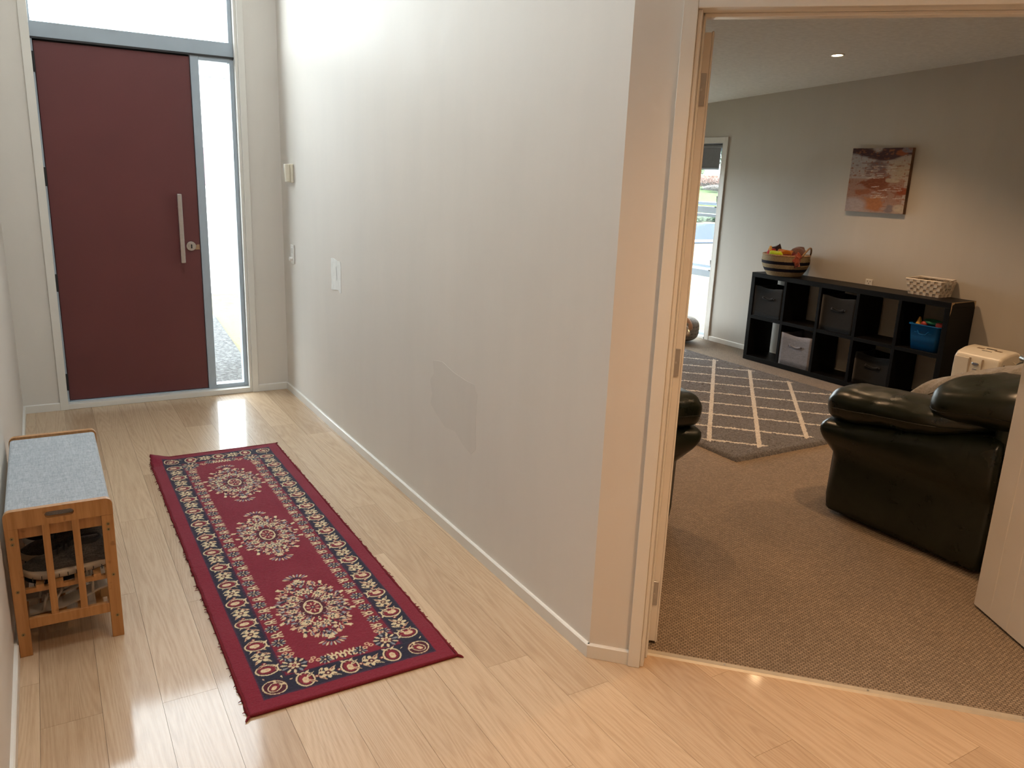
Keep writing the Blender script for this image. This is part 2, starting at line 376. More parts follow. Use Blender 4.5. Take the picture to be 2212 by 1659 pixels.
# diagonal wall
dg = thing('wall_diagonal', 'short diagonal wall holding the double doors', 'wall', tuple(dw(0, 0)), -A, kind='structure')
JS, JE, HH = .186, 1.604, 2.028
MB().box(0, JS-.012, 0, .12, -.1, HC+.1).box(JE+.012, 1.80, 0, .12, -.1, HC+.1).box(JS-.012, JE+.012, 0, .12, HH+.012, HC+.1).build('plaster', M_wall, dg, local=True)
wr2 = MB().box(1.262, 1.38, YB-.1, -5.06, -.1, HC+.1).build('wall_hall_rear', M_wall, kind='structure', label='off-white wall continuing behind the double doors', cat='wall')
wb = MB().box(HX0-.12, 1.38, YB-.1, YB, -.1, HC+.1).build('wall_back', M_wall, kind='structure', label='off-white wall at the rear end of the hallway', cat='wall')
cl = MB().box(HX0-.12, .11, YB-.1, SKY-SKL/2, HC, HC+.12).box(HX0-.12, .11, SKY+SKL/2, .14, HC, HC+.12).box(HX0-.12, -1.2, SKY-SKL/2, SKY+SKL/2, HC, HC+.12).box(-.48, .11, SKY-SKL/2, SKY+SKL/2, HC, HC+.12).box(.11, 1.45, YB-.1, -3.3, HC, HC+.12).build('ceiling', M_ceil, kind='structure', label='white ceiling of the hallway', cat='ceiling')
MB().box(HX0-.12, 1.45, YB-.1, -4.45, 2.64, 2.76).build('added_rear_ceiling', M_ceil, kind='structure', label='unseen lower white ceiling added over the rear of the hallway', cat='ceiling')  # unseen, added to keep lamp and skylight off the upper diagonal wall
w3 = thing('added_skylight', 'unseen skylight added in the high hallway ceiling', 'skylight', (-.84, SKY, HC), kind='structure')  # unseen skylight, added to brighten the hall walls evenly with daylight
for b in ((-1.2, -1.16), (-.52, -.48)): MB().box(b[0], b[1], SKY-SKL/2, SKY+SKL/2, HC+.10, HC+.16).build('frame_bar', M_trim, w3)
for b in ((SKY-SKL/2, SKY-SKL/2+.04), (SKY+SKL/2-.04, SKY+SKL/2)): MB().box(-1.16, -.52, b[0], b[1], HC+.10, HC+.16).build('frame_bar', M_trim, w3)
MB().box(-1.16, -.52, SKY-SKL/2+.04, SKY+SKL/2-.04, HC+.125, HC+.131).build('pane', M_glass, w3)
# living room shell
WY0, WY1, WZ1 = .345, 1.30, 2.005     # tall window in the far wall
fw = MB().box(X1, X1+.14, YL-.1, WY0, -.1, 2.9).box(X1, X1+.14, WY1, YF+.15, -.1, 2.9).box(X1, X1+.14, WY0, WY1, WZ1, 2.9).box(X1, X1+.14, WY0, WY1, -.1, .0).build('wall_far', M_wall2, kind='structure', label='beige far wall of the living room behind the cube shelf', cat='wall')
FX0, FX1, FZ1 = 2.9, 4.2, 2.1
lf = MB().box(.05, FX0, YF, YF+.14, -.1, 2.9).box(FX1, X1+.14, YF, YF+.14, -.1, 2.9).box(FX0, FX1, YF, YF+.14, FZ1, 2.9).box(FX0, FX1, YF, YF+.14, -.1, .05).build('wall_living_front', M_wall2, kind='structure', label='front wall of the living room with an added wide window', cat='wall')
lb = MB().box(1.30, X1+.14, YL-.12, YL, -.1, 2.9).build('wall_living_back', M_wall2, kind='structure', label='back wall of the living room', cat='wall')
ya, yb = YL-.12, YF+.14
cv = [(.05, ya), (X1+.14, ya), (X1+.14, yb), (.05, yb)]
mesh_obj('ceiling_living', [(x, y, zc(y)) for x, y in cv]+[(x, y, zc(y)+.3) for x, y in cv], [(0, 1, 2, 3), (4, 5, 6, 7), (0, 1, 5, 4), (1, 2, 6, 5), (2, 3, 7, 6), (3, 0, 4, 7)], M_ceil, kind='structure', label='gently sloping white ceiling of the living room', cat='ceiling')
# skirting boards
SKP = lambda h=.05, t=.012: [(0, 0), (t, 0), (t, h-.004), (t-.004, h), (0, h)]
def skirt(name, p0, p1, nrm, label):
    p0 = Vector((*p0, 0)); p1 = Vector((*p1, 0)); n = Vector((*nrm, 0)); m = MB(); pr = SKP(); k = len(pr)
    v = [tuple(p0+n*a+Vector((0, 0, z+.0005))) for a, z in pr]+[tuple(p1+n*a+Vector((0, 0, z+.0005))) for a, z in pr]
    m.add(v, [tuple(range(k)), tuple(range(k, 2*k))]+[(i, (i+1) % k, k+(i+1) % k, k+i) for i in range(k)])
    return m.build(name, M_trim, kind='structure', label=label, cat='skirting')
skirt('baseboard_left', (HX0, YB), (HX0, 0), (1, 0), 'white skirting board along the left hallway wall')
skirt('baseboard_front_left', (HX0, 0), (-1.471, 0), (0, -1), 'short white skirting left of the front door')
skirt('baseboard_front_right', (-.216, 0), (0, 0), (0, -1), 'short white skirting right of the front door')
skirt('baseboard_right', (0, -L-.005), (0, 0), (-1, 0), 'long white skirting board under the patched wall')
q0, q1 = dw(-.005, 0), dw(.134, 0); skirt('baseboard_diagonal', (q0.x, q0.y), (q1.x, q1.y), (-Nv.x, -Nv.y), 'short white skirting beside the double door frame')
skirt('baseboard_far', (X1, YL), (X1, .30), (-1, 0), 'white skirting behind the cube shelf')
skirt('baseboard_party', (.11, -3.4), (.11, YF), (1, 0), 'white skirting of the living room beside the sofa')

# ------------------------------------------------------------------ front door unit
unit = thing('door_1', 'dark red front door in a grey aluminium frame with side pane', 'front door', (-.85, .06, 0), kind='structure')
FY = .045      # face of the aluminium
alu = lambda nm, x0, x1, z0, z1, y0=FY, y1=.12: MB().box(x0, x1, y0, y1, z0, z1).build(nm, M_alu, unit, bevel=.003)
alu('frame_stile', -1.428, -1.414, .04, OZ1); alu('frame_stile', -.303, -.276, .036, OZ1)
alu('transom_rail', -1.428, -.276, 2.262, 2.350, .040, .125)
MB().box(-1.428, -.276, .035, .042, 2.252, 2.264).build('rail_groove', M_black, unit)
alu('head_rail', -1.414, -.303, OZ1-.05, OZ1); alu('mullion', -.546, -.494, .036, 2.262)
alu('pane_rail', -.494, -.303, 2.228, 2.262); alu('pane_rail', -.494, -.303, .036, .066)
alu('sill', -1.414, -.494, .030, .042)
for b in ((-1.428, -1.388, .101, .122, .04, 2.262), (-1.414, -.494, .101, .122, 2.225, 2.262), (-1.414, -.494, .101, .122, .030, .062), (-.56, -.52, .101, .122, .04, 2.25)): MB().box(*b).build('door_stop', M_black, unit)
panel = MB().box(-1.411, -.548, .058, .10, .045, 2.245).build('door_panel', M_red_door, unit, bevel=.002)
WM['door_panel'] = WM[unit.name]
hb = MB().box(-.683, -.655, -.012, .010, .935, 1.385).build('pull_handle', M_steel, panel, bevel=.004)
for z in (1.02, 1.30): MB().cyl((-.669, .060, z), (0, -1, 0), .009, .055, 12).build('handle_standoff', M_steel, panel)
lk = MB().cyl((-.606, .060, 1.041), (0, -1, 0), .031, .010, 28).build('lock_rose', M_steel, panel, bevel=.002)
MB().cyl((-.606, .052, 1.041), (0, -1, 0), .018, .012, 20).build('lock_turn', M_steel, panel)
MB().box(-.609, -.603, .030, .042, 1.028, 1.054).build('lock_tab', M_black, panel)
MB().yprism([(-.590, 1.018), (-.552, 1.018), (-.552, 1.052), (-.570, 1.052)], .055, .0585).build('worn_chip', plain('worn_wood_chip', (.36, .22, .12), .8), panel, label='chip of worn paint at the lock')
for a, b in ((2.067, 2.183), (1.411, 1.523), (.762, .873), (.115, .227)):
    h = MB().cyl((-1.417, .050, a), (0, 0, 1), .008, b-a, 10).box(-1.424, -1.409, .050, .062, a+.01, b-.01).build('hinge', M_black, unit)
for nm, x0, x1, z0, z1 in (('transom_pane', -1.414, -.303, 2.350, OZ1-.05), ('side_pane', -.494, -.303, .066, 2.228)):
    MB().box(x0, x1, .080, .086, z0, z1).build(nm, M_glass, unit)
# timber reveal + architrave around the unit
trm = thing('trim_2', 'white timber architrave around the front door', 'architrave', (-.85, 0, 0), kind='structure')
for nm, b in (('reveal', (-1.436, -1.428, -.002, .12, 0, OZ1)), ('reveal', (-.276, -.257, -.002, .12, 0, OZ1)), ('threshold', (-1.428, -.276, -.008, .075, .0, .036)),
              ('casing', (-1.471, -1.424, -.016, 0, 0, OZ1+.045)), ('casing', (-.257, -.216, -.016, 0, 0, OZ1+.045)), ('casing', (-1.471, -.216, -.016, 0, OZ1, OZ1+.045))):
    MB().box(*b).build(nm, M_trim, trm, bevel=.0025)

# ------------------------------------------------------------------ double doors in the diagonal wall
jam = thing('trim_3', 'white door frame of the double doors', 'door frame', tuple(dw(0, 0)), -A, kind='structure')
for nm, b in (('casing', (.134, .174, -.018, 0, 0, HH+.042)), ('casing', (JE+.012, JE+.052, -.018, 0, 0, HH+.042)), ('head_casing', (.174, JE+.012, -.018, 0, HH, HH+.042)),
              ('jamb', (JS-.012, JS, -.006, .13, 0, HH)), ('jamb', (JE, JE+.012, -.006, .13, 0, HH)), ('head_jamb', (JS-.012, JE+.012, -.006, .13, HH, HH+.012)),
              ('stop', (JS, JS+.007, .050, .090, 0, HH)), ('stop', (JE-.007, JE, .050, .090, 0, HH)), ('head_stop', (JS, JE, .050, .090, HH-.010, HH))):
    MB().box(*b).build(nm, M_trim, jam, local=True, bevel=.002)
LW, LT, LH = .708, .036, 1.985
def leaf(name, hinge, ang, side, label):
    """local x runs from the hinge to the free edge, the hall face looks towards local -y*side"""
    t = thing(name, label, 'door', (hinge.x, hinge.y, 0), ang, kind='structure')
    nb = 7; bw = LW/nb
    core = MB().box(.003, LW-.003, .006, LT-.006, .016, .012+LH-.004).build('core', M_doorwhite, t, local=True)
    for i in range(nb):
        for (y0, y1) in ((0, .007), (LT-.007, LT)):
            MB().box(i*bw+.0006, (i+1)*bw-.0006, y0, y1, .012, .012+LH).build('board', M_doorwhite, t, local=True, bevel=.0022, bseg=1)
    for z0 in (.156, .972, 1.792):
        h = MB().box(-.0016, .0004, .0115, .0355, z0, z0+.09).build('hinge', plain('satin_hinge', (.42, .41, .40), .4, .8), t, local=True, bevel=.001, bseg=1)
        WM[h.name] = WM[t.name]
        for (yy, zz) in ((.030, .078), (.023, .045), (.030, .012)):
            MB().cyl((-.0014, yy, z0+zz), (-1, 0, 0), .0034, .0008, 10).build('screw', M_steel, h, local=True)
    for sg, yb in ((-1, 0), (1, LT)):
        cxh = LW-.055
        MB().cyl((cxh, yb, 1.02), (0, sg, 0), .026, .008, 20).build('rose', M_steel, t, local=True)
        MB().tube([(cxh, yb, 1.02), (cxh, yb+sg*.045, 1.02), (cxh-.012, yb+sg*.055, 1.02), (cxh-.13, yb+sg*.055, 1.018)], [.009, .009, .0105, .0095], 12).build('lever_handle', M_steel, t, local=True, smooth=True)
    return t
# right leaf: opened 74 degrees; direction (.479,.878)
hr = dw(JE-.002, .132); fr = Vector((1.567, -4.217, 0)); dr = (fr-Vector((hr.x, hr.y, 0))); ar = math.atan2(dr.y, dr.x)
nr = Vector((-math.sin(ar), math.cos(ar), 0))
hrr = Vector((hr.x, hr.y, 0)) - nr*LT       # visible face is local +y
leaf('door_2', hrr, ar, 1, 'white boarded right-hand leaf of the double doors, standing open')
hl = dw(JS-.002, .132); al = math.atan2(Nv.y, Nv.x)+math.radians(7)
nl = Vector((-math.sin(al), math.cos(al), 0))
leaf('door_3', Vector((hl.x, hl.y, 0)) - nl*LT + nl*.002, al, -1, 'white left-hand leaf of the double doors seen edge-on with hinge plates')

# ------------------------------------------------------------------ living room windows
def casing_x(t, y0, y1, z1, x=X1):
    for nm, b in (('casing', (x-.016, x, y0-.055, y0, 0, z1+.045)), ('casing', (x-.016, x, y1, y1+.055, 0, z1+.045)), ('casing', (x-.016, x, y0, y1, z1, z1+.045)),
                  ('reveal', (x-.016, x+.10, y0, y0+.012, 0, z1)), ('reveal', (x-.016, x+.10, y1-.012, y1, 0, z1)), ('reveal', (x-.016, x+.10, y0, y1, z1-.012, z1)), ('sill', (x-.016, x+.10, y0, y1, 0, .028))):
        MB().box(*b).build(nm, M_trim, t, bevel=.002)
w1 = thing('window_1', 'tall narrow aluminium window beside the cube shelf', 'window', (X1, .8, 0), kind='structure')
casing_x(w1, WY0, WY1, WZ1)
wa = lambda nm, y0, y1, z0, z1, x0=X1+.055, x1=X1+.10: MB().box(x0, x1, y0, y1, z0, z1).build(nm, M_alu, w1, bevel=.003)
wa('frame_stile', WY0+.012, WY0+.034, .028, WZ1-.012); wa('frame_stile', WY1-.034, WY1-.012, .028, WZ1-.012)
wa('frame_rail', WY0+.034, WY1-.034, 1.300, 1.365); wa('frame_rail', WY0+.034, WY1-.034, .645, .715); wa('frame_rail', WY0+.034, WY1-.034, .028, .055); wa('frame_rail', WY0+.034, WY1-.034, WZ1-.045, WZ1-.012)
for z0, z1, tilt in ((1.375, 1.955, .10), (.725, 1.29, .10)):       # awning sashes pushed open at the bottom
    sa = thing('sash', None, None, (X1+.085, .8, z1), parent=None); sa.parent = w1
    sa.matrix_basis = Matrix.Translation((.085, 0, z1)) @ Matrix.Rotation(-tilt, 4, 'Y'); WM[sa.name] = WM[w1.name] @ sa.matrix_basis
    h = z1-z0; a, b = WY0+.040-.8, WY1-.040-.8
    for bx in ((0, .03, a, a+.03, -h, 0), (0, .03, b-.03, b, -h, 0), (0, .03, a+.03, b-.03, -h, -h+.03), (0, .03, a+.03, b-.03, -.03, 0)): MB().box(*bx).build('sash_bar', M_alu, sa, local=True)
    MB().box(.012, .017, a+.03, b-.03, -h+.03, -.03).build('pane', M_glass, sa, local=True)
    MB().tube([(X1+.075, .42, z0-.01), (X1+.055, .425, z0+.03), (X1+.05, .43, z0+.10)], .006, 8).box(X1+.05, X1+.09, .405, .45, z0-.016, z0-.004).build('window_stay', M_black, w1)
MB().box(X1+.072, X1+.078, WY0+.034, WY1-.034, .055, .645).build('pane', M_glass, w1)
bl = thing('roller_blind', 'grey roller blind half drawn in the tall window', 'blind', (X1+.03, .8, 1.985))
MB().box(X1+.024, X1+.026, WY0+.072, WY1-.03, 1.745, 1.975).build('blind_cloth', plain('grey_blind', (.18, .18, .185), .9, bump=.2), bl)
MB().cyl((X1+.028, WY0+.032, 1.965), (0, 1, 0), .018, WY1-WY0-.055, 14).build('roller', plain('grey_blind', (.2, .2, .2)), bl)
MB().box(X1+.018, X1+.032, WY0+.072, WY1-.03, 1.735, 1.752).build('bottom_bar', M_alu, bl)
MB().tube([(X1+.02, WY0+.025, 1.96), (X1+.02, WY0+.025, 1.2)], .0022, 6).build('pull_cord', M_white, bl)
w2 = thing('added_front_window', 'unseen wide living-room window added in the front wall', 'window', (3.55, YF, 0), kind='structure')  # unseen window, added as the source of daylight grazing the far wall
for x0, x1 in ((FX0, FX0+.05), (FX1-.05, FX1), (3.52, 3.58)): MB().box(x0, x1, YF+.05, YF+.10, .05, FZ1).build('frame_stile', M_alu, w2)
for z0, z1 in ((.05, .10), (FZ1-.05, FZ1)): MB().box(FX0, FX1, YF+.05, YF+.10, z0, z1).build('frame_rail', M_alu, w2)
for x0, x1 in ((FX0+.05, 3.52), (3.58, FX1-.05)): MB().box(x0, x1, YF+.072, YF+.078, .10, FZ1-.05).build('pane', M_glass, w2)

bf = thing('roller_blind', 'unseen grey roller blind added over the top of the front window', 'blind', (3.55, YF+.03, 2.08))  # unseen blind, added to hold back daylight high on the far wall
MB().box(FX0+.01, FX1-.01, YF+.020, YF+.023, 1.75, 2.08).build('blind_cloth', plain('grey_blind', (.18, .18, .185), .9, bump=.2), bf)
MB().box(FX0+.01, FX1-.01, YF+.014, YF+.030, 1.735, 1.752).build('bottom_bar', M_alu, bf)
MB().cyl((FX0+.01, YF+.028, 2.078), (1, 0, 0), .018, FX1-FX0-.02, 14).build('roller', plain('grey_blind', (.2, .2, .2)), bf)
# ------------------------------------------------------------------ downlights
def emit(name, col, st):
    t = NT(name); t.set(Base_Color=(.8, .8, .8, 1), Emission_Color=(*col, 1), Emission_Strength=st); return t.m
M_lamp = emit('warm_lamp_lens', (1.0, .72, .40), 40.0)
def downlight(x, y, z, label, watt, ang=120, group='recessed ceiling downlights', slope=.0475, rad=.04):
    t = thing('downlight', label, 'downlight', (x, y, z), group=group); t.rotation_euler[0] = -math.atan(slope) if slope else 0
    WM[t.name] = Matrix.Translation((x, y, z))
    ring = [(.050, .0), (.050, -.004), (.046, -.008), (.036, -.007), (.034, .0)]
    MB().lathe(ring, 0, 0, 28).build('ring', M_white, t, local=True, smooth=True)
    MB().cyl((0, 0, -.0035), (0, 0, 1), .034, .003, 24).build('lens', M_lamp, t, local=True)
    l = bpy.data.lights.new('lamp', 'SPOT'); l.energy = watt; l.color = (1.0, .62, .34); l.spot_size = math.radians(ang); l.spot_blend = .9; l.shadow_soft_size = rad
    o = bpy.data.objects.new('lamp', l); COL.objects.link(o); o.location = (x, y, z-.02)
LWATT, HWATT = 42.0, 56.0
downlight(3.465, -1.694, zc(-1.694), 'glowing recessed downlight in the living-room ceiling above the painting', LWATT)
for i, (x, y) in enumerate(((3.465, -3.75), (1.55, -1.69), (1.75, -3.75))):
    downlight(x, y, zc(y), ('recessed downlight in the ceiling over the dehumidifier end', 'recessed downlight in the ceiling over the half-hidden green sofa', 'recessed downlight in the ceiling over the nearer green sofa')[i], LWATT)
downlight(-.10, -5.05, 2.64, 'unseen downlight added in the hallway ceiling outside the double doors', HWATT, ang=125, slope=0)  # unseen hall lamps, added for the warm light around the double doors
downlight(-.75, -6.9, 2.64, 'unseen downlight added in the hallway ceiling towards the rear', HWATT, ang=125, slope=0)

# ------------------------------------------------------------------ hall wall fittings
dv = thing('intercom', 'small white intercom handset high on the wall by the front door', 'intercom', (0, -.27, 1.54))
MB().box(-.020, -.0005, -.318, -.215, 1.483, 1.604).build('base', M_cream, dv, bevel=.004)
MB().add([(-.020, -.306, 1.488), (-.046, -.306, 1.486), (-.052, -.306, 1.575), (-.052, -.306, 1.600), (-.020, -.306, 1.602), (-.020, -.262, 1.488), (-.046, -.262, 1.486), (-.052, -.262, 1.575), (-.052, -.262, 1.600), (-.020, -.262, 1.602)],
         [(0, 1, 2, 3, 4), (5, 6, 7, 8, 9), (0, 1, 6, 5), (1, 2, 7, 6), (2, 3, 8, 7), (3, 4, 9, 8), (4, 0, 5, 9)]).build('handset', M_cream, dv, bevel=.005)
MB().box(-.040, -.020, -.255, -.220, 1.556, 1.602).build('speaker', M_cream, dv, bevel=.003)
MB().box(-.0425, -.040, -.252, -.223, 1.560, 1.598).build('display', plain('pale_blue_label', (.45, .52, .62), .4), dv)
sw = thing('light_switch', 'slim white switch plate with round knob near the front door', 'switch', (0, -.25, 1.0))
MB().box(-.009, -.0005, -.285, -.212, .945, 1.073).build('plate', M_white, sw, bevel=.003)
MB().box(-.013, -.009, -.262, -.235, 1.02, 1.052).build('rocker', M_white, sw, bevel=.0015)
MB().cyl((-.009, -.249, .979), (-1, 0, 0), .013, .020, 18).build('dimmer_knob', M_white, sw)
sk = thing('power_socket', 'white power socket on the wall just above the cube shelf', 'socket', (X1, -1.49, .81))
MB().box(X1-.012, X1-.0005, -1.524, -1.458, .750, .866).build('plate', M_white, sk, bevel=.004)
for zz in (.845, .79):
    for dy, dz in ((-.012, .004), (.012, .004), (0, -.012)): MB().box(X1-.0126, X1-.0118, -1.491+dy-.0025, -1.491+dy+.0025, zz+dz-.005, zz+dz+.005).build('slot', M_black, sk)

# ------------------------------------------------------------------ red runner (pattern painted vertex by vertex)
def paint_runner(nu, nv, hw=.340, hl=1.195):
    U, V = np.meshgrid(np.linspace(-hw, hw, nu), np.linspace(-hl, hl, nv)); RED = (.205, .0115, .030); NAVY = (.016, .018, .040); CRM = (.68, .55, .34); PCH = (.64, .40, .25); BLU = (.26, .27, .30); DRD = (.075, .008, .022)
    I = np.empty((nv, nu, 3)); I[:] = RED
    E = np.minimum(hw-np.abs(U), hl-np.abs(V))
    I[(E > .056) & (E < .140)] = NAVY; I[(E > .052) & (E < .058)] = (.05, .02, .05); I[(E > .138) & (E < .144)] = (.05, .01, .04)
    du = 2*hw/(nu-1); dvv = 2*hl/(nv-1)
    def win(cx, cy, r):
        a = max(0, int((cx-r+hw)/du)); b = min(nu, int((cx+r+hw)/du)+2); c = max(0, int((cy-r+hl)/dvv)); d = min(nv, int((cy+r+hl)/dvv)+2)
        return slice(c, d), slice(a, b)
    def ell(cx, cy, rx, ry, ang, col, hollow=None):
        w = win(cx, cy, max(rx, ry)); x = U[w]-cx; y = V[w]-cy; c, s = math.cos(ang), math.sin(ang)
        p = (x*c+y*s)/rx; q = (-x*s+y*c)/ry; d = p*p+q*q; m = d < 1
        if hollow: m &= d > hollow
        I[w][m] = col
    def leafm(cx, cy, ln, wd, ang, col):
        w = win(cx, cy, ln); x = U[w]-cx; y = V[w]-cy; c, s = math.cos(ang), math.sin(ang)
        p = (x*c+y*s)/ln; q = (-x*s+y*c)/wd
        I[w][(p > -1) & (p < 1) & (np.abs(q) < (1-p*p)*(.55+.45*p))] = col
    def flower(cx, cy, r, n, col, core, ang=0, ring=None):
        if ring: ell(cx, cy, r*1.12, r*1.12, 0, ring)
        for k in range(n):
            t = ang+2*PI*k/n; ell(cx+r*.62*math.cos(t), cy+r*.62*math.sin(t), r*.40, r*.24, t, col)
        ell(cx, cy, r*.38, r*.38, 0, core); ell(cx, cy, r*.17, r*.17, 0, col)
    def palm(cx, cy, al, r=.030):    # palmette, al = direction across the band
        c, s = math.cos(al), math.sin(al)
        ell(cx, cy, r*1.25, r, al, CRM); ell(cx, cy, r*1.08, r*.82, al, DRD); ell(cx, cy, r*.92, r*.66, al, RED); ell(cx-c*.004, cy-s*.004, r*.55, r*.36, al, CRM); ell(cx, cy, r*.2, r*.16, al, PCH)
        for k in (-1, 1): leafm(cx+c*r*1.1-s*k*.012, cy+s*r*1.1+c*k*.012, .013, .006, al+k*.8, CRM)
    def scroll(cx, cy, al, f):
        c, s = math.cos(al), math.sin(al)
        for k in (-1, 1):
            for j, (o, dd) in enumerate(((.014, .6), (-.014, -.6))):
                px = cx+c*o*1.3-s*k*.016; py = cy+s*o*1.3+c*k*.016
                leafm(px, py, .019, .0085, al+k*dd+PI/2*(k > 0), CRM if j == f else PCH); leafm(px, py, .010, .003, al+k*dd+PI/2*(k > 0), DRD)
        ell(cx, cy, .007, .007, 0, RED); ell(cx, cy, .004, .004, 0, CRM)
    def band(p0, p1, al, n):
        for k in range(n):
            t = (k+.5)/n; cx = p0[0]+(p1[0]-p0[0])*t; cy = p0[1]+(p1[1]-p0[1])*t
            tx, ty = (p1[0]-p0[0])/n, (p1[1]-p0[1])/n
            if k % 2 == 0: palm(cx, cy, al)
            else: flower(cx, cy, .028, 6, CRM, DRD, al)
            if k < n-1: scroll(cx+tx*.5, cy+ty*.5, al, k % 2)
    bo = .098; cu, cv_ = hw-bo, hl-bo
    for s in (-1, 1):
        band((s*cu, -cv_+.06), (s*cu, cv_-.06), 0 if s < 0 else PI, 27); band((-cu+.06, s*cv_), (cu-.06, s*cv_), -PI/2 if s > 0 else PI/2, 5)
        for s2 in (-1, 1):
            ell(s*cu, s2*cv_, .039, .039, 0, DRD); ell(s*cu, s2*cv_, .039, .034, .6*s, CRM, .80); palm(s*cu, s2*cv_, PI/4+PI/2*(s > 0), .020)
    rb = random.Random(11)                                   # small tendrils filling the navy band
    for s in (-1, 1):
        for k in range(300):
            t = k/300*2-1; y = t*(cv_-.03); x = s*(hw-.062-.074*rb.random())
            w = win(x, y, .012)
            if np.abs(I[w]-np.array(NAVY)).sum() < I[w].size*.012: leafm(x, y, rb.uniform(.006, .011), .0035, rb.uniform(0, PI), CRM if rb.random() < .6 else PCH)
        for k in range(70):
            t = k/70*2-1; x = t*(cu-.03); y = s*(hl-.062-.074*rb.random()); w = win(x, y, .012)
            if np.abs(I[w]-np.array(NAVY)).sum() < I[w].size*.012: leafm(x, y, rb.uniform(.006, .011), .0035, rb.uniform(0, PI), CRM if rb.random() < .6 else PCH)
    # inner row of alternating tulips and rosettes
    def tulip(cx, cy, al):
        c, s = math.cos(al), math.sin(al)
        ell(cx, cy, .015, .012, al, CRM); ell(cx, cy, .006, .005, al, DRD)
        for k in (-1, 0, 1): leafm(cx+c*.015-s*k*.011, cy+s*.015+c*k*.011, .014, .0055, al+k*.35, CRM)
        leafm(cx-c*.014, cy-s*.014, .010, .004, al, NAVY)
    def rosette(cx, cy, al):
        ell(cx, cy, .022, .020, 0, NAVY)
        for k in range(10): t = 2*PI*k/10; leafm(cx+.0175*math.cos(t), cy+.0165*math.sin(t), .0095, .0042, t, BLU if k % 2 else CRM)
        ell(cx, cy, .007, .007, 0, DRD); ell(cx, cy, .0035, .0035, 0, CRM)
    ni = 43; iu, iv = hw-.170, hl-.170
    for s in (-1, 1):
        for k in range(ni):
            y = -iv+.075+(2*iv-.15)*k/(ni-1)
            (rosette if k % 2 == 0 else tulip)(s*iu, y, PI if s > 0 else 0)
        for k in range(5):
            x = -iu+.11+(2*iu-.22)*k/4
            (rosette if k % 4 == 0 else tulip)(x, s*iv, -PI/2 if s > 0 else PI/2)
        for s2 in (-1, 1):
            cx, cy = s*(iu-.012), s2*(iv-.016)
            ell(cx, cy, .042, .042, 0, NAVY)
            for k in range(11): t = 2*PI*k/11; leafm(cx+.031*math.cos(t), cy+.031*math.sin(t), .014, .007, t, CRM if k % 3 else BLU)
            ell(cx, cy, .022, .022, 0, DRD); flower(cx, cy, .020, 6, CRM, RED)
            for ox, oy in ((-.055, .004), (-.066, -.010), (-.078, .008), (.004, -.055), (-.010, -.068), (.008, -.08)):
                ell(cx+s*ox, cy+s2*oy, .0085, .0085, 0, PCH); ell(cx+s*ox, cy+s2*oy, .004, .004, 0, RED)
    # three medallions
    rr = random.Random(3)
    for cy in (-.686, -.006, .672):
        def q4(x, y): return [(sx*x, cy+sy*y) for sx in (-1, 1) for sy in (-1, 1)]
        for sy in (-1, 1):                                   # pendants
            for k in range(9):
                t = PI/2*sy+(k-4)*.30; leafm(.0+.040*math.cos(t), cy+sy*.222+.034*math.sin(t), .015, .006, t, BLU if k % 2 else CRM)
                ell(.020*math.cos(t), cy+sy*.222+.018*math.sin(t), .005, .005, 0, NAVY)
            flower(0, cy+sy*.205, .020, 6, CRM, NAVY)
        for k in range(190):                                 # dense symmetric filling of small blossoms
            th = rr.uniform(0, PI/2); rd = .18+.82*math.sqrt(rr.random()); x = .122*rd*math.cos(th); y = .205*rd*math.sin(th)
            an = math.atan2(y*.6, x)+rr.uniform(-.9, .9); ln_ = rr.uniform(.006, .012); c_ = rr.choice((CRM, CRM, PCH, BLU, NAVY, NAVY, DRD))
            for sx in (-1, 1):
                for sy in (-1, 1): leafm(sx*x, cy+sy*y, ln_, ln_*.5, an if sx*sy > 0 else -an, c_)
        for ring, (n, rx, ry, ln, wd) in enumerate(((20, .124, .205, .020, .0105), (18, .105, .175, .016, .009), (16, .088, .145, .015, .009))):
            for k in range(n):
                t = 2*PI*(k+.5*(ring % 2))/n; x = rx*math.cos(t)*(1.05 if k % 2 else .95); y = ry*math.sin(t)*(1.0 if k % 2 else .93); an = math.atan2(y*.6, x)
                col = (CRM, PCH, BLU)[(k+ring) % 3] if ring else (CRM if k % 2 else PCH)
                leafm(x, cy+y, ln, wd, an+(.5 if k % 2 else -.5), col)
                ell(x*.93, cy+y*.93, .0065, .0065, 0, NAVY if k % 2 else DRD)
                if ring == 0: leafm(x*1.06, cy+y*1.05, .010, .005, an, CRM)
        ell(0, cy, .046, .074, 0, DRD)
        for k in range(14):
            t = 2*PI*k/14; flower(.072*math.cos(t), cy+.118*math.sin(t), .0185, 6, CRM, NAVY, t)
        for k in range(10):
            t = 2*PI*(k+.5)/10; x, y = .050*math.cos(t), .082*math.sin(t); leafm(x, cy+y, .017, .008, t, CRM if k % 2 else BLU); ell(x, cy+y, .004, .004, 0, NAVY)
        ell(0, cy, .033, .054, 0, CRM); ell(0, cy, .028, .047, 0, DRD); ell(0, cy, .024, .040, 0, RED)
        for sx in (-1, 1):
            for sy in (-1, 1): leafm(sx*.019, cy+sy*.030, .017, .006, math.atan2(-sy*.62, sx*.4), CRM)
        for k in range(8): t = 2*PI*k/8; leafm(.016*math.cos(t), cy+.024*math.sin(t), .010, .005, t, CRM if k % 2 else PCH)
        ell(0, cy, .007, .009, 0, NAVY); ell(0, cy, .003, .004, 0, CRM)
    I *= (1+RNG.normal(0, .07, (nv, nu, 1))); 
    return U, V, np.clip(I, 0, 1)
NU, NV = 276, 958
U, V, IC = paint_runner(NU, NV)
rc = Vector((-.7400, -2.412, 0)); RXA = .0045
run = thing('runner_rug', 'long crimson runner with three cream medallions and navy floral border', 'rug', (rc.x, rc.y, 0))
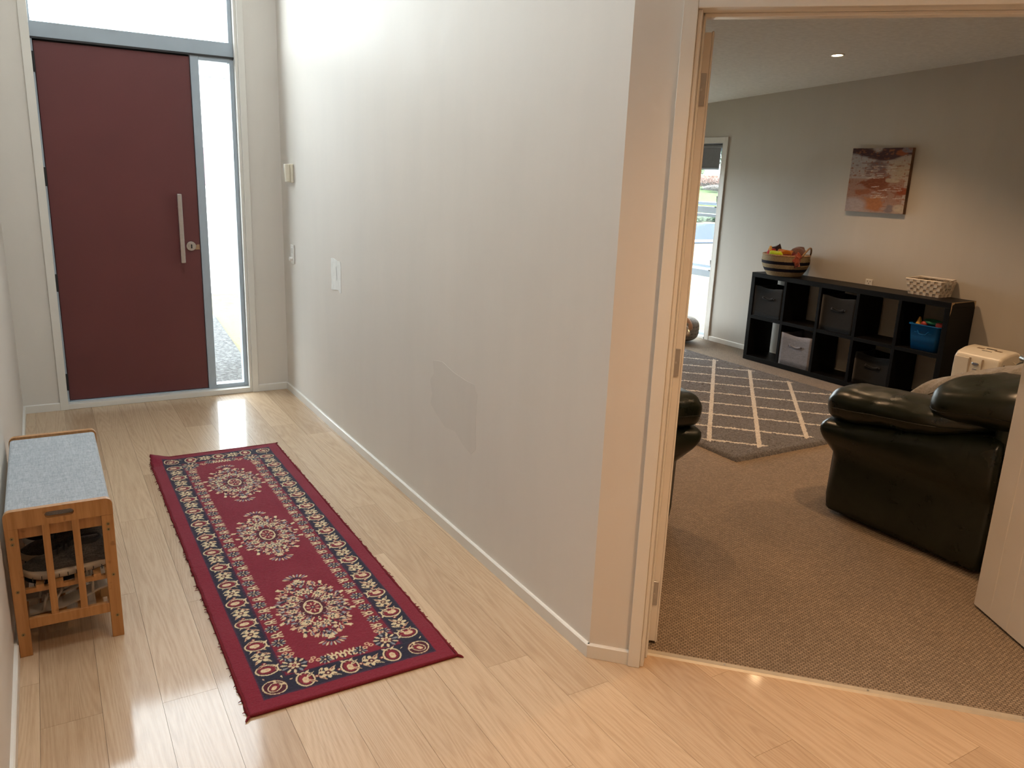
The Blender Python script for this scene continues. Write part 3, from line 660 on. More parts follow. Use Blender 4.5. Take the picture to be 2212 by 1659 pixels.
Xr = U+0*V; Yr = V.copy(); edge = np.minimum(.34-np.abs(U), 1.195-np.abs(V))
Zr = .0085+.0008*np.sin(U*31+V*9)+.0009*np.sin(V*23)+RNG.normal(0, .00035, U.shape); Zr -= .005*np.clip(1-edge/.006, 0, 1)
cl_ = np.clip(1-np.hypot(U+.34, (V-1.195)*.8)/.11, 0, 1); Zr += .036*cl_**1.3; Yr -= .020*cl_**2; Xr += .004*cl_      # curled far-left corner
jit = RNG.normal(0, .0012, NV); Xr[:, 0] += jit; Xr[:, -1] += RNG.normal(0, .0012, NV)
ii = np.arange(NU*NV).reshape(NV, NU)
fc = np.stack([ii[:-1, :-1], ii[:-1, 1:], ii[1:, 1:], ii[1:, :-1]], -1).reshape(-1, 4)
def fast_mesh(name, P, faces, mat, parent, colors=None, smooth=True):
    me = bpy.data.meshes.new(name); nv_, nf = len(P), len(faces)
    me.vertices.add(nv_); me.vertices.foreach_set('co', P.astype(np.float32).ravel()); me.loops.add(nf*4); me.loops.foreach_set('vertex_index', faces.astype(np.int32).ravel())
    me.polygons.add(nf); me.polygons.foreach_set('loop_start', np.arange(0, nf*4, 4, dtype=np.int32)); me.update(calc_edges=True); me.validate()
    if smooth: me.polygons.foreach_set('use_smooth', np.ones(nf, bool))
    if colors is not None:
        a = me.color_attributes.new('col', 'FLOAT_COLOR', 'POINT'); c = np.ones((nv_, 4), np.float32); c[:, :3] = colors; a.data.foreach_set('color', c.ravel())
    me.materials.append(mat); o = bpy.data.objects.new(name, me); COL.objects.link(o)
    if parent is not None: o.parent = parent; WM[o.name] = WM[parent.name]
    return o
fast_mesh('pile', np.stack([Xr, Yr, Zr], -1).reshape(-1, 3), fc, M_runner, run, IC.reshape(-1, 3))
per = [(Xr[j, i], Yr[j, i], Zr[j, i]) for j, i in [(0, i) for i in range(0, NU, 6)]+[(j, NU-1) for j in range(0, NV, 6)]+[(NV-1, i) for i in range(NU-1, -1, -6)]+[(j, 0) for j in range(NV-1, 5, -6)]]
MB().tube([(x, y, max(.0055, z-.001)) for x, y, z in per], .0052, 6, closed=True).build('binding', M_binding, run, local=True, smooth=True)
tf = MB(); rt = random.Random(5)
for s in (-1, 1):
    for k in range(64):
        y = rt.uniform(-1.18, 1.15); x = s*.345; a = rt.uniform(-.9, .9); ln = rt.uniform(.004, .011)*(1.6 if k % 8 == 0 and s < 0 else 1)
        tf.tube([(x, y, .005), (x+s*ln*.6*math.cos(a), y+ln*.6*math.sin(a), .005), (x+s*ln*math.cos(a), y+ln*math.sin(a)*1.4, .002)], [.0018, .0014, .0008], 5)
for sx, sy in ((-1, -1), (1, -1), (1, 1)):
    tf.tube([(sx*.342, sy*1.197, .006), (sx*.350, sy*1.206, .005), (sx*.355, sy*1.212, .003)], [.005, .004, .002], 6)
tf.build('frayed_threads', M_binding, run, local=True, kind='stuff')

# ------------------------------------------------------------------ shoe bench
BX0, BX1, BY0, BY1, BH = -1.662, -1.357, -2.975, -2.165, .505
be = thing('shoe_bench', 'bamboo shoe bench with grey cushion against the left wall', 'bench', ((BX0+BX1)/2, (BY0+BY1)/2, 0))
for y0, y1 in ((BY0, BY0+.020), (BY1-.020, BY1)):
    for x0, x1 in ((BX0, BX0+.036), (BX1-.036, BX1)): MB().box(x0, x1, y0, y1, 0, .447).build('leg', M_bamboo, be, bevel=.002)
    # top panel with rounded corners and a slot
    r = .022; arc = lambda cx, cz, a0, a1, rr, n=6: [(cx+rr*math.cos(a0+(a1-a0)*i/n), cz+rr*math.sin(a0+(a1-a0)*i/n)) for i in range(n+1)]
    outer = [(BX0, .447), (BX1, .447)]+arc(BX1-r, BH-r, 0, PI/2, r)+arc(BX0+r, BH-r, PI/2, PI, r)
    hz, hr_ = .478, .011; slot = arc(-1.479, hz, -PI/2, PI/2, hr_)+arc(-1.539, hz, PI/2, 1.5*PI, hr_)
    bm = bmesh.new(); vo = [bm.verts.new((x, y0, z)) for x, z in outer]; vi = [bm.verts.new((x, y0, z)) for x, z in slot]
    eo = [bm.edges.new((vo[i], vo[(i+1) % len(vo)])) for i in range(len(vo))]+[bm.edges.new((vi[i], vi[(i+1) % len(vi)])) for i in range(len(vi))]
    bmesh.ops.triangle_fill(bm, use_beauty=True, use_dissolve=False, edges=eo)
    ex = bmesh.ops.extrude_face_region(bm, geom=bm.faces[:]); bmesh.ops.translate(bm, vec=(0, y1-y0, 0), verts=[g for g in ex['geom'] if isinstance(g, bmesh.types.BMVert)])
    bm.verts.ensure_lookup_table(); bm.verts.index_update()
    mesh_obj('top_panel', [v.co[:] for v in bm.verts], [[v.index for v in f.verts] for f in bm.faces], M_bamboo, be); bm.free()
    MB().box(BX0+.036, BX1-.036, y0+.002, y1-.002, .095, .130).build('bottom_rail', M_bamboo, be, bevel=.0015)
    for x in (-1.551, -1.467): MB().box(x-.0105, x+.0105, y0+.003, y0+.013, .13, .447).build('slat', M_bamboo, be, bevel=.001)
    yi0, yi1 = (y1, y1+.014) if y0 == BY0 else (y0-.014, y0)
    MB().box(BX0+.012, BX1-.012, yi0, yi1, .404, .455).build('apron', M_bamboo, be)
for x in (BX0+.004, BX1-.018): MB().box(x, x+.014, BY0+.02, BY1-.02, .404, .455).build('seat_rail', plain('pale_bamboo', (.62, .50, .33), .5), be)
MB().box(BX0+.016, BX1-.016, BY0+.022, BY1-.022, .442, .456).build('seat_board', M_bamboo, be)
def cushf(p):
    q = Vector(p); return q
cu = MB().box(BX0+.004, BX1-.006, BY0+.021, BY1-.021, .457, .498).build('cushion', M_seatfab, be, bevel=.011, bseg=3)
for zs in (.105, .225):
    for x in (-1.64, -1.585, -1.53, -1.475, -1.42, -1.385): MB().box(x-.011, x+.011, BY0+.020, BY1-.020, zs, zs+.010).build('shelf_slat', M_bamboo, be)
    for y0 in (BY0+.021, BY1-.035): MB().box(BX0+.03, BX1-.03, y0, y0+.014, zs-.014, zs).build('shelf_rail', M_bamboo, be)
for x, z in ((BX0+.018, .415), (BX0+.018, .396), (BX0+.016, .232), (BX0+.016, .080), (BX1-.018, .415), (BX1-.018, .396), (BX1-.016, .232), (BX1-.016, .080)):
    sc_ = MB().cyl((x, BY0+.0002, z), (0, -1, 0), .0058, .0012, 14).build('screw', plain('brass_screw', (.30, .22, .10), .4, .8), be); WM[sc_.name] = WM[be.name]
    MB().cyl((x, BY0-.0008, z), (0, -1, 0), .0022, .0010, 6).build('hex_recess', M_black, sc_)

# ------------------------------------------------------------------ shoes on the bench shelves
def shoe_rings(L_, w, h, toe_h, col_h, n=18, k=20):
    rings = []
    for i in range(n):
        t = i/(n-1); x = -L_/2+L_*t
        ww = w*(.30+.70*math.sin(min(1, t*2.6)*PI/2))*(1 if t < .62 else 1-.22*(t-.62)/.38) * (1 if t < .95 else .75)
        if t < .05: ww *= .7
        hh = toe_h*(.55+.45*math.sin(min(1, t*4)*PI/2)) + (col_h-toe_h)*max(0, min(1, (t-.25)/.42))**1.3
        if t > .93: hh *= .93
        ring = []
        for j in range(k):
            a = 2*PI*j/k; c, s = math.cos(a), math.sin(a)
            taper = 1-.38*max(0, s)*(t > .2)
            ring.append((x, ww/2*math.copysign(abs(c)**.8, c)*taper, h+hh*.5+hh*.5*math.copysign(abs(s)**.8, s)))
        rings.append(ring)
    return rings
def sneaker(loc, rz, upper, sole, lining, label, L_=.262, lace=None):
    t = thing('sneaker', label, 'shoe', loc, rz, group='shoes kept in the bench')
    def outline(grow, lift=0):
        o = []
        for i in range(28):
            a = 2*PI*i/28; x = math.cos(a)*(L_/2+grow); side = .048 if x < 0 else .040
            o.append((x, math.sin(a)*(side+grow)*(1-.12*math.exp(-((x-.02)/.05)**2))))
        return o
    m = MB(); rings = []
    for z, g in ((0, -.006), (.004, 0), (.018, .003), (.027, .001)):
        rings.append([(x, y, z+(.016*max(0, (-x-.07)/.06)**1.6)+(.006*max(0, (x-.08)/.05))) for x, y in outline(g)])
    m.loft(rings).build('sole', sole, t, local=True, smooth=True)
    for i in range(9):
        x = -.10+.025*i; MB().box(x-.0012, x+.0012, -.0475, -.040, .006, .018).build('sole_groove', M_black, t, local=True)
    u = MB().loft(shoe_rings(L_*.97, .090, .020, .050, .092)).build('upper', upper, t, local=True, smooth=True)
    # collar opening and tongue
    MB().lathe([(.0, .1085), (.030, .1095), (.036, .1120), (.040, .1085), (.041, .098)], .062, 0, 20, 1.25, .72).build('collar', lining, t, local=True, smooth=True)
    MB().box(-.002, .030, -.018, .018, .088, .120, Matrix.Rotation(.5, 3, 'Y'), (-.035, 0, .012)).build('tongue', lining, t, local=True, bevel=.005)
    for i in range(4):
        x = -.040+.018*i; z = .083+.010*i
        MB().tube([(x, -.030, z-.012), (x+.004, 0, z+.006), (x, .030, z-.012)], .0028, 6).build('lace', lace or lining, t, local=True, smooth=True)
    MB().tube([(.118, 0, .098), (.134, 0, .106), (.132, 0, .120), (.119, 0, .116)], .003, 6).build('heel_loop', lining, t, local=True)
    return t
M_knit = fabric('grey_knit', (.035, .033, .032), (.10, .095, .09), 300); M_knit2 = fabric('charcoal_knit', (.02, .02, .022), (.05, .05, .055), 300); M_teal = fabric('teal_mesh', (.02, .10, .15), (.04, .20, .27), 300)
M_sole = plain('cream_sole', (.55, .47, .37), .7); M_navy = plain('navy_cloth', (.010, .013, .03), .8); M_blk = plain('black_cloth', (.012, .012, .013), .8)
SZ = .235
sneaker((-1.505, -2.890, SZ), .03, M_knit, M_sole, M_blk, 'grey knit sneaker with cream sole, foremost on the upper bench shelf')
sneaker((-1.510, -2.765, SZ), -.02, M_knit, M_sole, M_blk, 'grey knit sneaker second from the near end of the upper bench shelf')
sneaker((-1.500, -2.640, SZ), 0, M_knit2, M_white, M_teal, 'dark sneaker with teal lining on the upper bench shelf', lace=M_teal)
sneaker((-1.505, -2.515, SZ), .02, M_teal, M_white, M_blk, 'teal sneaker further back on the upper bench shelf')
# lower shelf: strappy sandals and a dark slip-on
M_strap = plain('cream_strap', (.52, .47, .40), .5); M_gold = plain('gold_buckle', (.75, .52, .22), .25, 1.0)
def sandal(loc, rz, label, mat=M_strap):
    t = thing('sandal', label, 'shoe', loc, rz, group='shoes kept in the bench')
    prof = [(-.125, .0), (-.03, .006), (.03, .022), (.08, .040), (.118, .048)]
    m = MB()
    for (xa, za), (xb, zb) in zip(prof[:-1], prof[1:]):
        wa, wb = [.036-.008*max(0, x/.12)-.010*max(0, (-x-.09)/.035) for x in (xa, xb)]
        m.add([(xa, -wa, za), (xb, -wb, zb), (xb, wb, zb), (xa, wa, za), (xa, -wa, za+.007), (xb, -wb, zb+.007), (xb, wb, zb+.007), (xa, wa, za+.007)], [(0, 3, 2, 1), (4, 5, 6, 7), (0, 1, 5, 4), (2, 3, 7, 6), (1, 2, 6, 5), (0, 4, 7, 3)])
    m.build('insole', mat, t, local=True)
    MB().xprism([(-.012, 0), (.012, 0), (.022, .047), (-.022, .047)], .085, .116).build('heel', plain('tan_heel', (.42, .28, .14), .5), t, local=True)
    for x0, h, x1 in ((-.085, .050, -.070), (-.050, .062, -.025), (.060, .105, .100)):
        zb = .01 if x0 < 0 else .042
        MB().tube([(x0, -.036, zb), (x0+.005, -.032, zb+h*.55), (x1, 0, zb+h*.8), (x0+.005, .032, zb+h*.55), (x0, .036, zb)], .0048, 6).build('strap', mat, t, local=True, smooth=True)
    MB().tube([(-.02, 0, .06), (.02, -.02, .085), (.065, -.034, .10)], .0045, 6).build('strap', mat, t, local=True, smooth=True)
    MB().lathe([(.009, -.0015), (.012, -.0015), (.012, .0015), (.009, .0015), (.009, -.0015)], 0, 0, 16).build('buckle', M_gold, t, local=True, origin=None)
    b = [c for c in t.children if c.name.startswith('buckle')][0]; b.matrix_basis = Matrix.Translation((.072, -.042, .098)) @ Matrix.Rotation(PI/2, 4, 'X')
    return t
sandal((-1.500, -2.890, .116), .05, 'cream strappy sandal with gold buckle, foremost on the lower bench shelf')
sandal((-1.510, -2.795, .116), -.03, 'cream strappy sandal second from the near end of the lower bench shelf')
sneaker((-1.51, -2.675, .116), 0, M_navy, M_blk, M_blk, 'navy slip-on shoe on the lower bench shelf')
sneaker((-1.51, -2.555, .116), .02, M_blk, M_blk, M_navy, 'black shoe further back on the lower bench shelf')
for o in COL.objects:
    if o.get('label') in ('navy slip-on shoe on the lower bench shelf', 'black shoe further back on the lower bench shelf'): o.scale = (1, 1, .70)

# ------------------------------------------------------------------ living room: trellis rug
def trellis():
    t = NT('grey_trellis_shag'); tc = t.n('TexCoord'); sx = t.n('SeparateXYZ')
    nz = t.n('TexNoise'); nz.inputs['Scale'].default_value = 38; nz.inputs['Detail'].default_value = 2; t.l(tc.outputs['Object'], nz.inputs['Vector'])
    sub = t.n('VectorMath', operation='SUBTRACT'); t.l(nz.outputs['Color'], sub.inputs[0]); sub.inputs[1].default_value = (.5, .5, .5)
    sc = t.n('VectorMath', operation='SCALE'); t.l(sub.outputs[0], sc.inputs[0]); sc.inputs['Scale'].default_value = .014
    ad = t.n('VectorMath', operation='ADD'); t.l(tc.outputs['Object'], ad.inputs[0]); t.l(sc.outputs[0], ad.inputs[1]); t.l(ad.outputs[0], sx.inputs[0])
    x, y = sx.outputs[0], sx.outputs[1]
    def lines(e, off):
        k = t.math('DIVIDE', t.math('SUBTRACT', e, off), .43); f = t.math('ABSOLUTE', t.math('SUBTRACT', t.math('FRACT', t.math('ADD', k, .5)), .5))
        return t.math('LESS_THAN', f, .048)
    m = t.math('MAXIMUM', lines(t.math('ADD', x, y), -.24), lines(t.math('SUBTRACT', x, y), 4.30))
    for op, a, lim in (('GREATER_THAN', x, 2.005), ('LESS_THAN', x, 3.775), ('GREATER_THAN', y, -2.515), ('LESS_THAN', y, .10)): m = t.math('MULTIPLY', m, t.math(op, a, lim))
    v = t.coords(); n = t.noise(v, 160, 4, .7); n2 = t.noise(t.coords(scale=(1, 3, 1)), 60, 3, .7)
    k = t.math('ADD', t.math('MULTIPLY', n, .5), t.math('MULTIPLY', n2, .5))
    g = t.ramp(k, [(.38, (.055, .050, .050)), (.62, (.21, .195, .19))]); w = t.ramp(k, [(.36, (.52, .46, .39)), (.64, (.86, .80, .71))])
    t.set(Base_Color=t.mix(m, g, w), Roughness=.98, Sheen_Weight=.3, Specular_IOR_Level=.05); t.bump(k, 1.0, .012); return t.m
rx0, rx1, ry0, ry1 = 1.925, 3.855, -2.608, .18
gx, gy = 280, 405
UX, VY = np.meshgrid(np.linspace(rx0, rx1, gx), np.linspace(ry0, ry1, gy))
ed = np.minimum(np.minimum(UX-rx0, rx1-UX), np.minimum(VY-ry0, ry1-VY))
Zg = .004+.022*np.clip(ed/.02, 0, 1)**.5+RNG.normal(0, .0022, UX.shape); Zg[ed <= 1e-6] = .004
UX = UX+RNG.normal(0, .0018, UX.shape); VY = VY+RNG.normal(0, .0018, VY.shape)
gi = np.arange(gx*gy).reshape(gy, gx)
rg = fast_mesh('trellis_rug', np.stack([UX, VY, Zg], -1).reshape(-1, 3), np.stack([gi[:-1, :-1], gi[:-1, 1:], gi[1:, 1:], gi[1:, :-1]], -1).reshape(-1, 4), trellis(), None)
tag(rg, 'shaggy grey rug with cream diamond trellis lines on the carpet', 'rug')

# ------------------------------------------------------------------ cube shelf
sx0, sx1, sy0, sy1, sh = 4.157, 4.466, -.509, -2.413, .821
cs = thing('cube_shelf', 'long black-brown cube shelf with ten compartments along the far wall', 'shelf', ((sx0+sx1)/2, (sy0+sy1)/2, 0))
OT, IT = .042, .028
bx = lambda nm, y0, y1, z0, z1, xa=sx0, xb=sx1: MB().box(xa, xb, min(y0, y1), max(y0, y1), z0, z1).build(nm, M_bw, cs, bevel=.0015, bseg=1)
top = bx('top_panel', sy0, sy1, sh-OT, sh); bx('bottom_panel', sy0, sy1, .006, .006+OT); sl = bx('side_panel', sy0, sy0-OT, .006+OT, sh-OT); sr = bx('side_panel', sy1+OT, sy1, .006+OT, sh-OT)
cw = (sy0-sy1-2*OT-4*IT)/5; zm = (sh+.006)/2; CY = []
for i in range(5):
    a = sy0-OT-i*(cw+IT); CY.append((a, a-cw))
    if i < 4: bx('divider', a-cw, a-cw-IT, .006+OT, sh-OT)
    bx('shelf_board', a, a-cw, zm-.015, zm+.015)
WM[sr.name] = WM[cs.name]
for p in ([(sx0-.0006, sy1+.0005, .80), (sx0+.02, sy1-.0007, .821)], ): pass
ch = MB(); 
ch.add([(sx0+.001, sy1-.0009, sh), (sx0+.05, sy1-.0009, sh), (sx0+.035, sy1-.0009, sh-.012), (sx0+.014, sy1-.0009, sh-.02), (sx0+.010, sy1-.0009, sh-.075), (sx0+.001, sy1-.0009, sh-.10)], [(0, 1, 2, 3, 4, 5)])
ch.add([(sx1-.035, sy1-.0009, sh), (sx1, sy1-.0009, sh), (sx1, sy1-.0009, sh-.06), (sx1-.010, sy1-.0009, sh-.035), (sx1-.02, sy1-.0009, sh-.012)], [(0, 1, 2, 3, 4)])
ch.add([(sx0+.05, sy1-.0009, sh), (sx1-.035, sy1-.0009, sh), (sx1-.035, sy1-.0009, sh-.003), (sx0+.05, sy1-.0009, sh-.006)], [(0, 1, 2, 3)])
ch.build('worn_edge', M_chip, sr, label='worn edge showing bare board')
def fabric_box(col, row, mat, label, h=.29, setback=.012, w=.97):
    a, b = CY[col]; z0 = .006+OT if row == 0 else zm+.015; yc = (a+b)/2; hw = cw*w/2; xf = sx0+setback; xb = sx1-.02
    t = thing('fabric_box', label, 'storage box', ((xf+xb)/2, yc, z0))
    n = 12
    def sheet(p, q, bow, dip, th=.004):
        v = []; 
        for k in range(n+1):
            u = k/n; base = Vector(p).lerp(Vector(q), u); s = math.sin(PI*u)
            for j in range(7):
                z = h*j/6; zz = z-(dip*s**2 if j == 6 else dip*.5*s**2 if j == 5 else 0)
                v.append((base.x+bow[0]*s*(j/6), base.y+bow[1]*s*(j/6), z0+.001+zz))
        f = [(k*7+j, (k+1)*7+j, (k+1)*7+j+1, k*7+j+1) for k in range(n) for j in range(6)]
        return v, f
    for nm, p, q, bow, dip in (('front_side', (xf, yc+hw, 0), (xf, yc-hw, 0), (.010, 0), .014), ('rear_side', (xb, yc+hw, 0), (xb, yc-hw, 0), (-.005, 0), .006), ('end_side', (xf, yc+hw, 0), (xb, yc+hw, 0), (0, -.006), .008), ('end_side', (xf, yc-hw, 0), (xb, yc-hw, 0), (0, .006), .008)):
        v, f = sheet(p, q, bow, dip); o = mesh_obj(nm, v, f, mat, t, smooth=True); m = o.modifiers.new('s', 'SOLIDIFY'); m.thickness = .004; m.offset = 0
    MB().box(xf, xb, yc-hw, yc+hw, z0+.001, z0+.006).build('base', mat, t)
    # carry loop hanging on the front
    pts = [(xf-.001+.010*math.sin(PI*u)*.7, yc+.060-.120*u, z0+h*.66-.016*math.sin(PI*u)) for u in [k/12 for k in range(13)]]
    lp = MB()
    lp.loft([[(x-.006, y, z+.010), (x-.006, y, z-.010), (x-.003, y, z-.010), (x-.003, y, z+.010)] for x, y, z in pts]).build('carry_loop', mat, t, smooth=True)
    for s in (1, -1): MB().cyl((xf+.004, yc+s*.064, z0+h*.64), (-1, 0, 0), .006, .010, 12).build('eyelet', plain('dull_eyelet', (.05, .05, .052), .5, .3), t)
    return t
fabric_box(0, 1, M_boxdark, 'charcoal fabric box at the window end of the upper shelf row', .275)
fabric_box(2, 1, M_boxdark, 'charcoal fabric box in the middle of the upper shelf row', .295, .02)
fabric_box(1, 0, M_boxgrey, 'light grey fabric box in the lower shelf row', .285, .006)
fabric_box(3, 0, M_boxdark, 'charcoal fabric box in the lower shelf row', .255, .05)
# blue tub of toys
M_tub = NT('translucent_blue_plastic'); M_tub.set(Base_Color=(.006, .13, .38, 1), Roughness=.22, Transmission_Weight=.35, IOR=1.3); M_tub = M_tub.m
a, b = CY[4]; tz = zm+.015; tyc = (a+b)/2-.030
tub = thing('plastic_tub', 'translucent blue plastic tub in the end compartment of the shelf', 'tub', (4.27, tyc, tz))
def ringr(hx, hy, z, r=.03, n=5):
    o = []
    for cx, cy, a0 in ((hx-r, hy-r, 0), (-hx+r, hy-r, PI/2), (-hx+r, -hy+r, PI), (hx-r, -hy+r, 1.5*PI)):
        o += [(4.275+cx+r*math.cos(a0+PI/2*i/n), tyc+cy+r*math.sin(a0+PI/2*i/n), tz+z) for i in range(n+1)]
    return o
MB().loft([ringr(.090, .108, .001), ringr(.098, .118, .10), ringr(.104, .126, .185), ringr(.112, .134, .187), ringr(.112, .134, .197), ringr(.102, .124, .197), ringr(.094, .114, .10), ringr(.086, .104, .006)], True).build('tub_body', M_tub, tub, smooth=True)
for yy in (-.05, .05): MB().box(4.275-.112, 4.275-.105, tyc+yy-.018, tyc+yy+.018, tz+.135, tz+.141).build('handle_ridge', M_tub, tub)
MB().tube([(4.275-.113, tyc-.045, tz+.15), (4.275-.118, tyc-.025, tz+.125), (4.275-.118, tyc+.025, tz+.125), (4.275-.113, tyc+.045, tz+.15)], .005, 6).build('handle', M_tub, tub)
def toy(name, label, m, mat): m.build(name, mat, label=label, cat='toy', group='toys in the blue tub', smooth=True)
pl = lambda n, c: plain(n, c, .4)
toy('toy_cone', 'yellow cone toy poking out of the blue tub', MB().lathe([(.0, tz+.245), (.008, tz+.24), (.030, tz+.175), (.030, tz+.17), (0, tz+.17)], 4.235, tyc+.085, 16), pl('yellow_toy', (.62, .34, .05)))
toy('toy_ring', 'green ring toy lying on top of the blue tub', MB().tube([(4.27+.048*math.cos(t_), tyc-.005+.055*math.sin(t_), tz+.212+.006*math.sin(t_)) for t_ in [2*PI*k/20 for k in range(20)]], .014, 10, closed=True), pl('green_toy', (.03, .22, .12)))
toy('toy_block', 'red brick-shaped toy at the corner of the blue tub', MB().blob((4.245, tyc-.085, tz+.200), (.028, .036, .020), .4, .4, 16, 10), pl('red_toy', (.33, .03, .02)))
toy('toy_ball', 'red ball toy beside the yellow cone in the blue tub', MB().blob((4.225, tyc+.035, tz+.196), (.026, .026, .024), 1, 1, 16, 10), pl('red_toy', (.33, .03, .02)))
toy('toy_shell', 'blue toy filling the lower part of the tub', MB().blob((4.275, tyc, tz+.085), (.078, .095, .075), .7, .7, 18, 12, wobble(.012, 40, 3)), pl('teal_toy', (.03, .26, .30)))

# ------------------------------------------------------------------ baskets on the shelf
M_str = plain('straw_rim', (.33, .20, .10), .8, var=.3, nscale=90, bump=.6, bscale=160)
def basket_mat():
    t = NT('striped_seagrass'); sp = t.n('SeparateXYZ'); tc = t.n('TexCoord'); t.l(tc.outputs['Object'], sp.inputs[0]); z = sp.outputs[2]
    n = t.noise(t.coords(scale=(1, 1, 2.2)), 110, 3, .7)
    zz = t.math('ADD', z, t.math('MULTIPLY', t.math('SUBTRACT', n, .5), .004))
    st = t.ramp(zz, [(.0, (.43, .33, .20)), (.0405, (.015, .012, .025)), (.068, (.43, .33, .20)), (.103, (.015, .012, .025)), (.131, (.43, .33, .20))])
    for nd in t.t.nodes:
        if nd.type == 'VALTORGB' and len(nd.color_ramp.elements) == 5: nd.color_ramp.interpolation = 'CONSTANT'
    c = t.mix(.7, st, t.ramp(n, [(.3, (.45,)*3), (.7, (1.3,)*3)]), 'MULTIPLY'); t.set(Base_Color=c, Roughness=.85, Specular_IOR_Level=.15); t.bump(n, .8, .004); return t.m
bk = thing('round_basket', 'round seagrass basket with dark stripes full of coloured cloths', 'basket', (4.262, -.785, sh))
prof = []; N_ = 22
for i in range(N_+1):
    u = i/N_; z = .004+.176*u; r = .150+.058*math.sin(min(1, u*1.35)*PI/2)-.004*max(0, u-.8)*5; prof += [(r-.004, z-.0028), (r, z)]
inner = [(r-.014, z) for r, z in prof[::-3]]
MB().lathe([(.0, .002), (.150, .002)]+prof+inner, 0, 0, 48).build('woven_body', basket_mat(), bk, local=True, smooth=True)
MB().tube([(.199*math.cos(t_), .199*math.sin(t_), .183) for t_ in [2*PI*k/40 for k in range(40)]], .0085, 8, closed=True).build('rim', M_str, bk, local=True, smooth=True)
for ang in (-1.22,):     # arched handle standing on the rim
    p = []
    for k in range(15):
        u = k/14; aa = ang-.55+1.1*u; p.append((.204*math.cos(aa), .204*math.sin(aa), .178+.078*math.sin(PI*u)))
    MB().tube(p, .0075, 8).build('handle', M_str, bk, local=True, smooth=True)
def cloth(name, label, mat, c, rad, seed, amp=.035, sc=14, rz=0):
    m = MB().blob((0, 0, 0), rad, .9, .9, 28, 18, wobble(amp, sc, seed)); R = Matrix.Rotation(rz, 3, 'Z')
    v = [tuple(R @ Vector(p)+Vector(c)) for p in m.v]
    return mesh_obj(name, v, m.f, mat, label=label, cat='cloth', group='cloths in the striped basket', smooth=True, origin=c)
cf = lambda n, c: fabric(n, tuple(x*.75 for x in c), c, 160)
bz = sh
cloth('dark_cloth', 'dark purple cloth heaped at the left of the striped basket', cf('cloth_plum', (.035, .016, .022)), (4.235, -.690, bz+.205), (.075, .055, .058), 1)
cloth('red_cloth', 'red cloth at the front left of the striped basket', cf('cloth_red', (.42, .020, .030)), (4.150, -.715, bz+.180), (.040, .045, .045), 2)
cloth('lime_cloth', 'lime green cloth at the front of the striped basket', cf('cloth_lime', (.50, .62, .012)), (4.120, -.800, bz+.182), (.038, .060, .038), 4, .02)
cloth('orange_cloth', 'orange cloth across the middle of the striped basket', cf('cloth_orange', (.52, .17, .020)), (4.205, -.815, bz+.186), (.060, .085, .040), 5)
cloth('brown_cloth', 'dull mauve cloth at the back of the striped basket', cf('cloth_mauve', (.20, .105, .085)), (4.330, -.855, bz+.205), (.060, .062, .050), 6)
cloth('maroon_cloth', 'maroon cloth filling the striped basket', cf('cloth_maroon', (.14, .020, .022)), (4.262, -.800, bz+.150), (.150, .160, .055), 7, .02)
cloth('rust_cloth', 'ribbed rust cloth hanging over the right rim of the basket', cf('cloth_rust', (.36, .085, .05)), (4.185, -.972, bz+.150), (.035, .028, .062), 8, .02, 40)
pts = [(4.150, -.665, bz+.185), (4.165, -.678, bz+.235), (4.150, -.695, bz+.245), (4.125, -.725, bz+.205), (4.100, -.765, bz+.180), (4.10, -.800, bz+.178)]
MB().tube(pts, [.008, .011, .012, .012, .010, .007], 8).build('yellow_strap', cf('cloth_amber', (.58, .26, .02)), label='amber strap looping over the dark cloth in the basket', cat='cloth', group='cloths in the striped basket', smooth=True)
# pale woven strap basket
wbk = thing('strap_basket', 'small pale woven strap basket at the end of the cube shelf', 'basket', (4.395, -2.09, sh))
wx0, wx1, wy0, wy1, wh = 4.315, 4.462, -2.212, -1.962, .118
M_s1 = plain('pale_strap', (.72, .64, .53), .6); M_s2 = plain('taupe_strap', (.56, .47, .375), .6)
fl = lambda u: .020*u            # flare
def side(pa, pb, out, n, rows, th=.004):
    m1, m2 = MB(), MB(); pa = Vector(pa); pb = Vector(pb); o = Vector(out)
    for i in range(n):
        for j in range(rows):
            up = (i+j) % 2; m = m1 if up else m2; d = th if up else 0
            def P(u, w): return pa.lerp(pb, u)+o*(fl(w)+d)+(pb-pa).normalized()*((u-.5)*2*fl(w))+Vector((0, 0, wh*w))
            q = [P(i/n+.002, j/rows+.004), P((i+1)/n-.002, j/rows+.004), P((i+1)/n-.002, (j+1)/rows-.004), P(i/n+.002, (j+1)/rows-.004)]
            bq = [p-o*.005 for p in q]
            m.add([tuple(p) for p in q+bq], [(0, 1, 2, 3), (0, 1, 5, 4), (1, 2, 6, 5), (2, 3, 7, 6), (3, 0, 4, 7)])
    return m1, m2
for pa, pb, o, n in (((wx0, wy1, sh), (wx0, wy0, sh), (-1, 0, 0), 10), ((wx1, wy0, sh), (wx1, wy1, sh), (1, 0, 0), 10), ((wx0, wy0, sh), (wx1, wy0, sh), (0, -1, 0), 6), ((wx0, wy1, sh), (wx1, wy1, sh), (0, 1, 0), 6)):
    m1, m2 = side(pa, pb, o, n, 5); m1.build('raised_straps', M_s1, wbk, kind='stuff'); m2.build('under_straps', M_s2, wbk, kind='stuff')
MB().box(wx0, wx1, wy0, wy1, sh+.001, sh+.004).build('base', M_s2, wbk)
zr = sh+wh; f_ = fl(1)
MB().tube([(wx0-f_, wy1+f_, zr), (wx0-f_, wy0-f_, zr+.002), (wx1+f_*.4, wy0-f_, zr+.012), (wx1+f_*.4, wy1+f_, zr+.010)], .005, 6, closed=True).build('rim_wire', M_s1, wbk, smooth=True)
